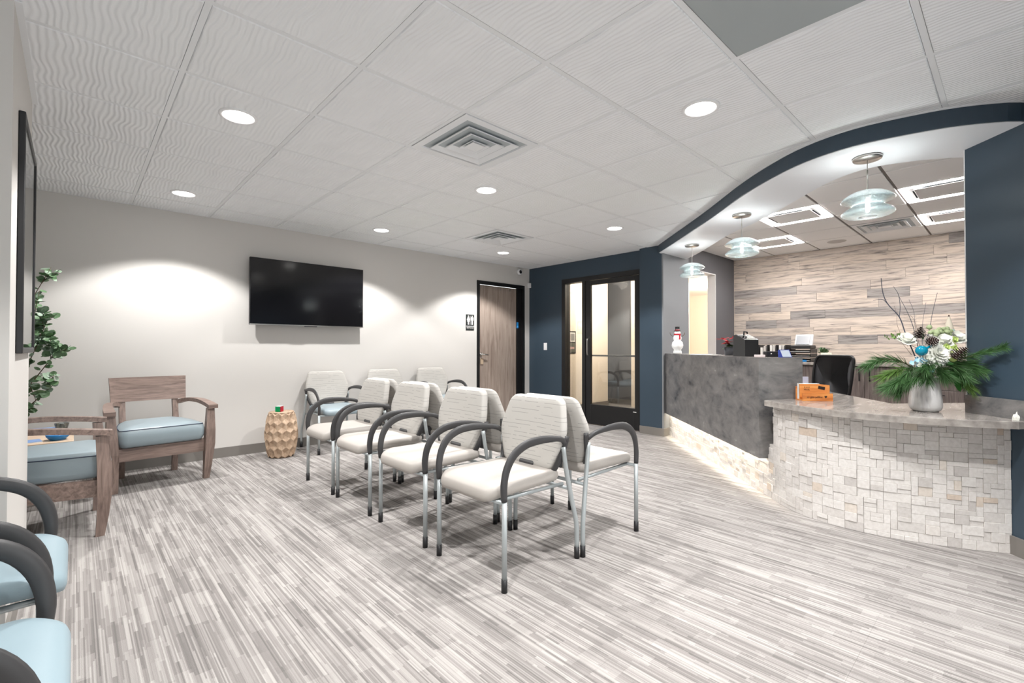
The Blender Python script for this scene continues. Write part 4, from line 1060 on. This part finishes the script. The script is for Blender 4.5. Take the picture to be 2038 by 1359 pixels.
for k in (-.03, .028): MB().lathe([(.001, 0), (.006, 0), (.005, .003), (.001, .004)], 12, Matrix.Translation((k, -.03, .026)) @ Matrix.Rotation(PI/2, 4, 'X')).build('button', m_chrome, t)
# low counter things
t = thing('mail_holder', 'orange wooden mail holder with black lettering on the low counter', 'letter holder', (3.985, 1.02, .7405), rad(-47))
mb = MB(); mb.rings([[(x, -.05, 0), (x, -.05, .055), (x, -.042, .055), (x, -.042, .008), (x, .05, .008), (x, .05, 0)] for x in (-.105, .105)], True, False); mb.build('front_tier', m_mail, t)
mb = MB(); mb.rings([[(-.105, -.010, .008), (.105, -.010, .008), (.105, -.010, .112), (.03, -.010, .120), (-.105, -.010, .120)], [(-.105, .0, .008), (.105, .0, .008), (.105, .0, .112), (.03, 0, .120), (-.105, .0, .120)]], True, False); mb.build('back_tier', m_mail, t)
MB().box(-.105, .105, .04, .048, .008, .10).build('rear_board', m_mail, t)
MB().box(-.10, .04, .002, .035, .008, .122).build('letters', m_paper, t)
m_ink = M('ink', (0.02, 0.01, 0.008), 0.6)
text('MAIL', .018, m_ink, t, (-.055, -.0105, .079), (PI/2, 0, 0), sx=1.15)
text('o o o', .018, m_ink, t, (-.055, -.0105, .098), (PI/2, 0, 0))
text('so gtta pdlllos', .0195, m_ink, t, (-.022, -.0505, .028), (PI/2, 0, 0), sx=1.0)
R = Matrix.Translation((.055, -.0505, .030)) @ Matrix.Rotation(PI/2, 4, 'X')
MB().prism([(0, -.010), (.009, .001), (.008, .007), (.004, .009), (0, .005), (-.004, .009), (-.008, .007), (-.009, .001)], 0, .001, False, R).build('heart', m_ink, t)
MB().box(-.024, .024, 0, .001, -.011, .011, Matrix.Translation((.048, -.0115, .092)) @ Matrix.Rotation(rad(12), 4, 'Y')).build('black_label', m_ink, t)
t = thing('brochure_holder', 'clear holder of white brochures behind the mail holder', 'brochures', (4.36, 1.235, .7405), rad(-47))
MB().box(-.06, .03, -.01, .01, 0, .18).build('brochure', m_paper, t); MB().box(.01, .07, -.035, -.02, 0, .15).build('brochure', M('pale_lilac', (0.7, 0.7, 0.85), 0.6), t)
MB().box(-.07, .08, -.045, -.041, 0, .07).build('holder', m_pglass, t)

# back counter things
BZ = .93
t = thing('file_sorter', 'black upright file sorter full of papers on the back worktop', 'organizer', (7.58, 2.53, BZ))
MB().bbox(-.12, .12, -.27, .22, 0, .03, .003).build('base', m_blackp, t)
for k, yy in enumerate((-.27, -.15, -.03, .09, .21)): MB().box(-.12, .12, yy-.004, yy+.004, .03, .24).build('divider', m_blackp, t)
for k, (yy, h) in enumerate(((-.235, .225), (-.195, .235), (-.115, .23), (-.075, .235), (.01, .225), (.055, .20))):
    MB().box(-.11, .11, yy-.014, yy+.014, .031, h).build('papers', m_paper if k % 2 else M('paper_gray', (0.62, 0.60, 0.58), 0.7), t)
o = MB().bbox(-.12, .12, -.02, .02, 0, .34, .003).build('purple_folder', m_purple, None, (7.58, 2.80, BZ)); o.rotation_euler = (rad(4), 0, 0); tag(o, 'tall purple folder standing beside the file sorter', 'folder')
t = thing('letter_tray', 'stack of black letter trays with papers on the back worktop', 'organizer', (7.60, 2.09, BZ))
for k in range(3):
    z = k*.062
    tr_ = MB().box(-.16, .16, -.15, .13, z, z+.006).box(-.16, -.154, -.15, .13, z, z+.018).box(.154, .16, -.15, .13, z, z+.04).box(-.154, .154, .124, .13, z, z+.055).box(-.154, .154, -.15, -.144, z, z+.055).build('tray', m_blackp, t)
    MB().box(-.15, .14, -.13, .11, z+.0065, z+.022).build('papers', m_paper, tr_)
MB().box(-.161, -.155, -.10, .05, .002, .03).build('blue_label', m_blueplastic, t)
t = thing('desktop_scanner', 'black and white scanner with raised lid on top of the letter trays', 'scanner', (7.60, 2.09, BZ+.182))
MB().bbox(-.14, .14, -.14, .12, 0, .05, .01).build('body', m_blackp, t)
mb = MB(); mb.rings([[(-.02, yy, .05), (.03, yy, .05), (.075, yy, .20), (.06, yy, .205)] for yy in (-.13, .09)], True, False); mb.build('lid', m_white, t)
mb = MB(); mb.add([(-.022, -.10, .06), (-.022, .07, .06), (.052, .07, .185), (.052, -.10, .185)], [(0, 1, 2, 3)]); o_ = mb.build('glass_face', M('scan_gray', (0.25, 0.27, 0.30), 0.3), t); o_.location = (-.006, 0, .002)
t = thing('small_planter', 'cream cylindrical pot with a small green plant behind the office chair', 'plant', (7.52, 1.78, BZ))
MB().lathe([(.001, 0), (.065, 0), (.068, .13), (.062, .13), (.06, .11), (.001, .11)], 28).build('pot', m_cream, t)
rr = random.Random(9); mb = MB()
for k in range(90):
    a = rr.random()*6.28; d = Vector((math.cos(a), math.sin(a), rr.uniform(.2, 1.1))); c = Vector((rr.uniform(-.04, .04), rr.uniform(-.04, .04)+.03, .12+rr.random()*.05)); vs, fs = leaf_verts(c, d, Vector((0, 0, 1)), .05, .022); mb.add(vs, fs)
tag(mb.build('foliage', m_leaf, t), kind='stuff')

# office chair
t = thing('office_chair', 'black mesh-back office chair behind the low counter', 'chair', (5.27, 1.36, 0), rad(-122))
ol = round_poly([(-.17, .50), (.17, .50), (.225, .80), (.215, 1.045), (-.215, 1.045), (-.225, .80)], [.05, .05, .15, .06, .06, .15], 5)
def obm(u, v, h): return (u, .20+.22*(v-.75)**2+(v-.5)*.10-.35*u*u+h, v)
pts = [obm(u, v, 0) for u, v in ol]; pts.append(pts[0])
MB().tube(pts, .014, 8).build('back_frame', m_blackp, t)
pad(ol, [(.99, .004), (.7, .004), (.35, .004), (.34, -.001), (.7, -.001), (.99, -.001)], obm).build('mesh_back', m_mesh, t)
ol = round_poly([(-.24, -.24), (.24, -.24), (.24, .22), (-.24, .22)], .08, 5)
pad(ol, [(.92, .44), (1, .46), (1, .49), (.95, .51), (.6, .515), (.2, .51)], lambda u, v, h: (u, v, h)).build('seat', m_blackp, t)
for s_ in (-1, 1):
    MB().tube([(s_*.22, .05, .45), (s_*.29, .05, .47), (s_*.295, .05, .66)], .013, 8).build('arm_post', m_blackp, t)
    MB().bbox(s_*.295-.035, s_*.295+.035, -.13, .13, .66, .685, .008).build('arm_pad', M('armpad_gray', (0.12, 0.12, 0.12), 0.5), t)
MB().tube([(0, 0, .08), (0, 0, .45)], .025, 12).build('gas_column', m_blackp, t)
MB().tube([(0, .1, .44), (0, .25, .44), (0, .235, .60)], .02, 8).build('back_bar', m_blackp, t)
for k in range(5):
    a = k*2*PI/5+.3; l = MB().tube([(0, 0, .10), (math.cos(a)*.28, math.sin(a)*.28, .065)], .017, 8).build('base_leg', m_blackp, t)
    MB().lathe([(.001, -.012), (.028, -.012), (.028, .012), (.001, .012)], 14, Matrix.Translation((math.cos(a)*.28, math.sin(a)*.28, .028)) @ Matrix.Rotation(PI/2, 4, 'X')).build('castor', m_blackp, l)

# vase and bouquet
VX, VY = 3.825, .385; CZ = .7405
o = MB().lathe([(.001, 0), (.060, 0), (.073, .010), (.081, .032), (.080, .07), (.075, .12), (.069, .17), (.066, .208), (.061, .208), (.066, .15), (.07, .06), (.001, .02)], 48).build('vase', m_vase, None, (VX, VY, CZ)); tag(o, 'white ceramic vase with grey streaks on the low counter', 'vase')
bq = thing('bouquet', 'winter bouquet of white flowers, pine, cones and bare twigs in the white vase', 'flowers', (VX-.018, VY+.017, CZ+.245))
rr = random.Random(31)
RT = Vector((.732, -.681, 0)); FW = Vector((.681, .732, 0)); UP = Vector((0, 0, 1))
def loc3(a, b, c): return RT*a+UP*b+FW*c          # right, up, away from the room
def branch(pts, nl, n_need, mat, wood_r=.003, spread=1.0):
    P_ = catmull([loc3(*p) for p in pts], 8)
    b = MB().tube(P_, [wood_r*(1-.6*i/len(P_)) for i in range(len(P_))], 5).build('pine_branch', m_stem, bq)
    mb = MB(); L_ = len(P_)
    for k in range(n_need):
        t_ = rr.random()**.75; i = min(L_-2, int((.25+.75*t_)*(L_-1))); p = P_[i].lerp(P_[i+1], rr.random()); ax = (P_[i+1]-P_[i]).normalized()
        rv = Vector((rr.gauss(0, 1), rr.gauss(0, 1), rr.gauss(0, 1))); rv = (rv-ax*rv.dot(ax)).normalized()
        d = (ax*rr.uniform(.7, 1.5)+rv*spread*rr.uniform(.35, .8)+Vector((0, 0, -.12))).normalized(); ln = nl*rr.uniform(.7, 1.1)
        s_ = d.cross(Vector((rr.random(), rr.random(), rr.random()))).normalized()*.0010; q_ = d.cross(s_).normalized()*.0010
        e = p+d*ln+Vector((0, 0, -.008*rr.random()))
        dd_ = (e.x+VX)-(e.y+VY)-3.725
        if dd_ > 0 and e.x+VX < 4.0: e = e-Vector((dd_*.5+.004, -dd_*.5-.004, 0))
        mid_ = p.lerp(e, .55)+Vector((0, 0, .003))
        mb.add([p+s_, p-s_*.5+q_, p-s_*.5-q_, mid_+s_, mid_-s_*.5+q_, mid_-s_*.5-q_, e], [(0, 1, 4, 3), (1, 2, 5, 4), (2, 0, 3, 5), (3, 4, 6), (4, 5, 6), (5, 3, 6)], False)
    tag(mb.build('needles', mat, b), kind='stuff')
Z0 = (0, -.04, 0)
branch([Z0, (-.12, .05, -.02), (-.25, .07, -.02), (-.35, .035, -.03)], .09, 330, m_needle)
branch([Z0, (-.10, .02, -.06), (-.20, -.04, -.10), (-.28, -.09, -.10)], .10, 420, m_needle)
branch([Z0, (-.12, .01, -.03), (-.20, .00, -.06), (-.27, -.03, -.05)], .09, 300, m_needle2)
branch([Z0, (-.06, .02, -.08), (-.12, -.03, -.12), (-.19, -.07, -.12)], .08, 260, m_needle)
branch([Z0, (.0, .03, -.07), (.02, .01, -.10), (.04, -.03, -.12)], .085, 330, m_needle, spread=1.5)
branch([Z0, (-.03, .03, -.05), (-.05, .0, -.10), (-.07, -.04, -.12)], .085, 260, m_needle, spread=1.4)
branch([Z0, (.08, .04, -.06), (.15, .03, -.12), (.19, .01, -.19)], .085, 420, m_needle)
branch([Z0, (-.02, .05, -.08), (-.06, .05, -.13), (-.11, .02, -.15)], .085, 380, m_needle, spread=1.3)
branch([Z0, (.05, .05, -.07), (.10, .03, -.12), (.13, -.03, -.15)], .085, 380, m_needle, spread=1.3)
branch([Z0, (-.08, .0, -.05), (-.15, -.06, -.08), (-.21, -.12, -.08)], .09, 380, m_needle)
branch([Z0, (.08, .05, -.06), (.15, .09, -.15), (.19, .125, -.24), (.20, .145, -.30)], .075, 300, m_needle)
branch([Z0, (.08, .01, -.05), (.13, -.04, -.09), (.18, -.09, -.13)], .085, 320, m_needle2)
branch([Z0, (.08, .02, .0), (.14, -.02, -.03), (.19, -.07, -.07)], .085, 260, m_needle)
branch([Z0, (.07, .05, -.05), (.13, .05, -.10), (.18, .05, -.15)], .085, 300, m_needle)
# flowers
def petals(name, c, n, L_, W_, mat, tilt, face, layers=1, par=bq):
    f = face.normalized(); a_ = f.cross(Vector((.3, .5, .81))).normalized(); b = f.cross(a_); mb = MB()
    for ly in range(layers):
        for k in range(n):
            an = 2*PI*(k+ly*.5)/n+rr.uniform(-.1, .1); tl = tilt*(1-ly/(layers+.3)); dirn = (a_*math.cos(an)+b*math.sin(an))*math.sin(tl)+f*math.cos(tl)
            vs, fs = leaf_verts(Vector((0, 0, 0)), dirn, f if tl > .3 else a_*math.cos(an)+b*math.sin(an), L_*rr.uniform(.85, 1.05)*(1-.1*ly), W_); mb.add(vs, fs, True)
    return mb.build(name, mat, par, c)
face = loc3(-.1, .35, -1)
petals('chrysanthemum', loc3(-.02, .105, -.13), 36, .082, .012, m_petal, 1.75, loc3(0, .4, -1), 6)
petals('chrysanthemum', loc3(-.075, .075, -.12), 28, .055, .011, m_petal, 1.6, loc3(-.3, .4, -1), 5)
def ball(name, c, r, mat, bump=.12, sc=(1, 1, 1)):
    bm = bmesh.new(); bmesh.ops.create_icosphere(bm, subdivisions=3, radius=r)
    for v_ in bm.verts:
        v_.co *= 1+bump*noise.noise(v_.co*70+Vector(c)*50); v_.co = Vector((v_.co.x*sc[0], v_.co.y*sc[1], v_.co.z*sc[2]))
    me = bpy.data.meshes.new(name); bm.to_mesh(me); bm.free()
    for p in me.polygons: p.use_smooth = True
    me.materials.append(mat); o = bpy.data.objects.new(name, me); COL.objects.link(o); o.parent = bq; o.location = c; return o
def rose(c, r):
    o = ball('rose', c, r*.55, m_petal, .1)
    for ly in range(3):
        ob = petals('rose_petals', Vector((0, 0, 0)), 6, r*(1.0+.12*ly), r*1.1, m_petal, .55+.4*ly, loc3(-.2, .8, -.8), 1, o)
rose(loc3(-.125, .19, -.04), .048); rose(loc3(.085, .18, -.05), .05); rose(loc3(.20, .20, -.02), .045); rose(loc3(.12, .20, .02), .04)
for (a, b, c) in ((.055, .145, -.11), (.065, .115, -.13), (.11, .135, -.10), (.14, .19, -.07), (.13, .15, -.07)):
    o = petals('green_button', loc3(a, b, c), 16, .024, .012, m_petalg if c > -.12 else m_petal, 1.35, loc3(0, .3, -1), 2); ball('button_centre', loc3(a, b, c-.006), .008, m_petalg, .1)
ball('green_button', loc3(.085, .075, -.12), .018, m_petalg)
for k in range(26):
    ball('seed_cluster', loc3(.045+rr.uniform(0, .11), .235+rr.uniform(-.02, .02)+(.015 if k % 2 else 0), rr.uniform(-.05, .0)), .010+rr.random()*.005, M('sage_seed', (0.36, 0.43, 0.24), 0.7), .2)
# hydrangea florets
for k in range(34):
    a = rr.uniform(0, 1); c = loc3(-.15+a*.11+rr.uniform(-.012, .012), .075-a*.055+rr.uniform(-.022, .022), -.115+rr.uniform(-.02, .01))
    petals('hydrangea_floret', c, 4, .016, .016, m_petalb if rr.random() < .6 else m_petal, 1.3, loc3(rr.uniform(-.5, .3), rr.uniform(-.3, .5), -1), 1)
# pine cones
def cone(c, ax, L_, r):
    ax = ax.normalized(); a_ = ax.cross(Vector((.2, .9, .3))).normalized(); b = ax.cross(a_)
    o = MB().tube([Vector((0, 0, 0)), ax*L_], [r*.4, r*.15], 8).build('pine_cone', m_cone, bq, c)
    mb = MB(); mt = MB()
    for ly in range(9):
        f = ly/8; rr_ = r*math.sin((.25+.72*f)*PI)*1.0+.004
        for k in range(9):
            an = 2*PI*(k+ly*.5)/9; dirn = (a_*math.cos(an)+b*math.sin(an)); p0 = ax*L_*f; e = p0+dirn*rr_+ax*.006; sd = ax.cross(dirn)*.0055
            mb.add([p0+sd*.6, p0-sd*.6, e-sd, e+sd, p0+ax*.004, e+ax*.003], [(0, 1, 2, 3), (0, 4, 5, 3), (1, 4, 5, 2), (3, 5, 2)])
            mt.add([e-sd*1.1-dirn*.002, e+sd*1.1-dirn*.002, e+sd*.9+dirn*.003+ax*.002, e-sd*.9+dirn*.003+ax*.002], [(0, 1, 2, 3)]); 
    mb.build('scales', m_cone, o); mt.build('frosted_tips', m_petal, o)
cone(loc3(-.075, .20, -.07), loc3(.1, 1, -.2), .06, .028); cone(loc3(-.045, .175, -.10), loc3(.2, .2, -1), .05, .030); cone(loc3(.065, .085, -.14), loc3(.5, .6, -.4), .075, .033)
# ornaments, leaves, twigs
o = ball('glitter_ball', loc3(-.10, .125, -.12), .030, m_teal, .02)
MB().tube([loc3(0, 0, 0), loc3(.04, .02, 0), loc3(.055, .028, 0)], [.012, .006, .009], 10).build('ball_neck', m_teal, o)
for (p, d, L_) in ((( .165, .07, -.08), (.4, .7, 0), .075), ((.09, -.01, -.12), (.25, -1, -.1), .11), ((.13, .0, -.10), (.1, -1, .1), .10), ((.07, .02, -.1), (.6, -.6, -.3), .10), ((.03, .06, -.1), (.6, -.2, -.6), .06), ((-.02, .19, -.04), (-.1, 1, 0), .05)):
    vs, fs = leaf_verts(Vector((0, 0, 0)), loc3(*d), loc3(.2, .4, -1), L_, L_*.5); MB().add(vs, fs, True).build('broad_leaf', m_leafdark, bq, loc3(*p))
for path, r_ in (([(-.02, .05, 0), (-.09, .22, 0), (-.13, .33, .0), (-.20, .41, .0), (-.230, .48, 0), (-.240, .57, 0)], .0036), ([(-.13, .33, 0), (-.125, .40, .0), (-.135, .47, 0), (-.165, .52, 0)], .0018),
                 ([(-.20, .41, 0), (-.235, .44, 0), (-.29, .432, 0)], .0018), ([(.0, .05, 0), (-.04, .25, 0), (-.08, .36, .0), (-.13, .455, 0)], .002), ([(.02, .05, 0), (-.03, .25, 0), (-.04, .36, 0), (-.07, .44, 0)], .0012),
                 ([(.03, .05, .02), (.01, .25, 0), (.02, .34, 0), (.035, .42, 0)], .0012), ([(.03, .1, .02), (.055, .26, 0), (.075, .36, 0), (.105, .48, 0)], .0018), ([(-.08, .15, 0), (-.14, .27, 0), (-.145, .34, 0), (-.16, .40, 0)], .0010),
                 ([(-.10, .10, -.05), (-.17, .19, -.05), (-.20, .25, -.05)], .001), ([(.0, .2, 0), (-.05, .33, 0), (-.11, .35, 0)], .0009), ([(-.06, .14, -.04), (-.18, .20, -.04), (-.24, .215, -.04), (-.30, .22, -.04)], .0016)):
    P_ = catmull([loc3(*p) for p in path], 5)
    tw = MB().tube(P_, [r_*(1-.5*i/len(P_)) for i in range(len(P_))], 5)
    tw.build('bare_twig', M('twig_dark', (0.06, 0.07, 0.10), 0.6) if r_ > .0011 else m_stem, bq)
for k in range(16):
    c = loc3(-.16-.10*rr.random(), .20+rr.uniform(-.012, .02), -.04+rr.uniform(-.02, .02)); vs, fs = leaf_verts(Vector((0, 0, 0)), loc3(rr.uniform(-1, .2), rr.uniform(0, .8), -.2), loc3(0, .5, -1), .022, .012); MB().add(vs, fs, True).build('sprig_leaf', m_needle2, bq, c)
# little cone-hat pick
g_ = MB().lathe([(.025, 0), (.026, .004), (.016, .045), (.006, .085), (.001, .092)], 16).build('cone_hat_pick', m_cream, bq, loc3(.175, .245, .0))
MB().lathe([(.001, -.0), (.005, .003), (.001, .012)], 8, Matrix.Translation((0, 0, .088))).build('hat_tip', m_cone, g_)
MB().lathe([(.0265, 0), (.0262, .004), (.0195, .028), (.019, .028)], 16).build('mint_band', M('mint', (0.6, 0.8, 0.76), 0.6), g_)
print('objects', len(bpy.data.objects), 'tiles', ntile, 'carpet', nct)
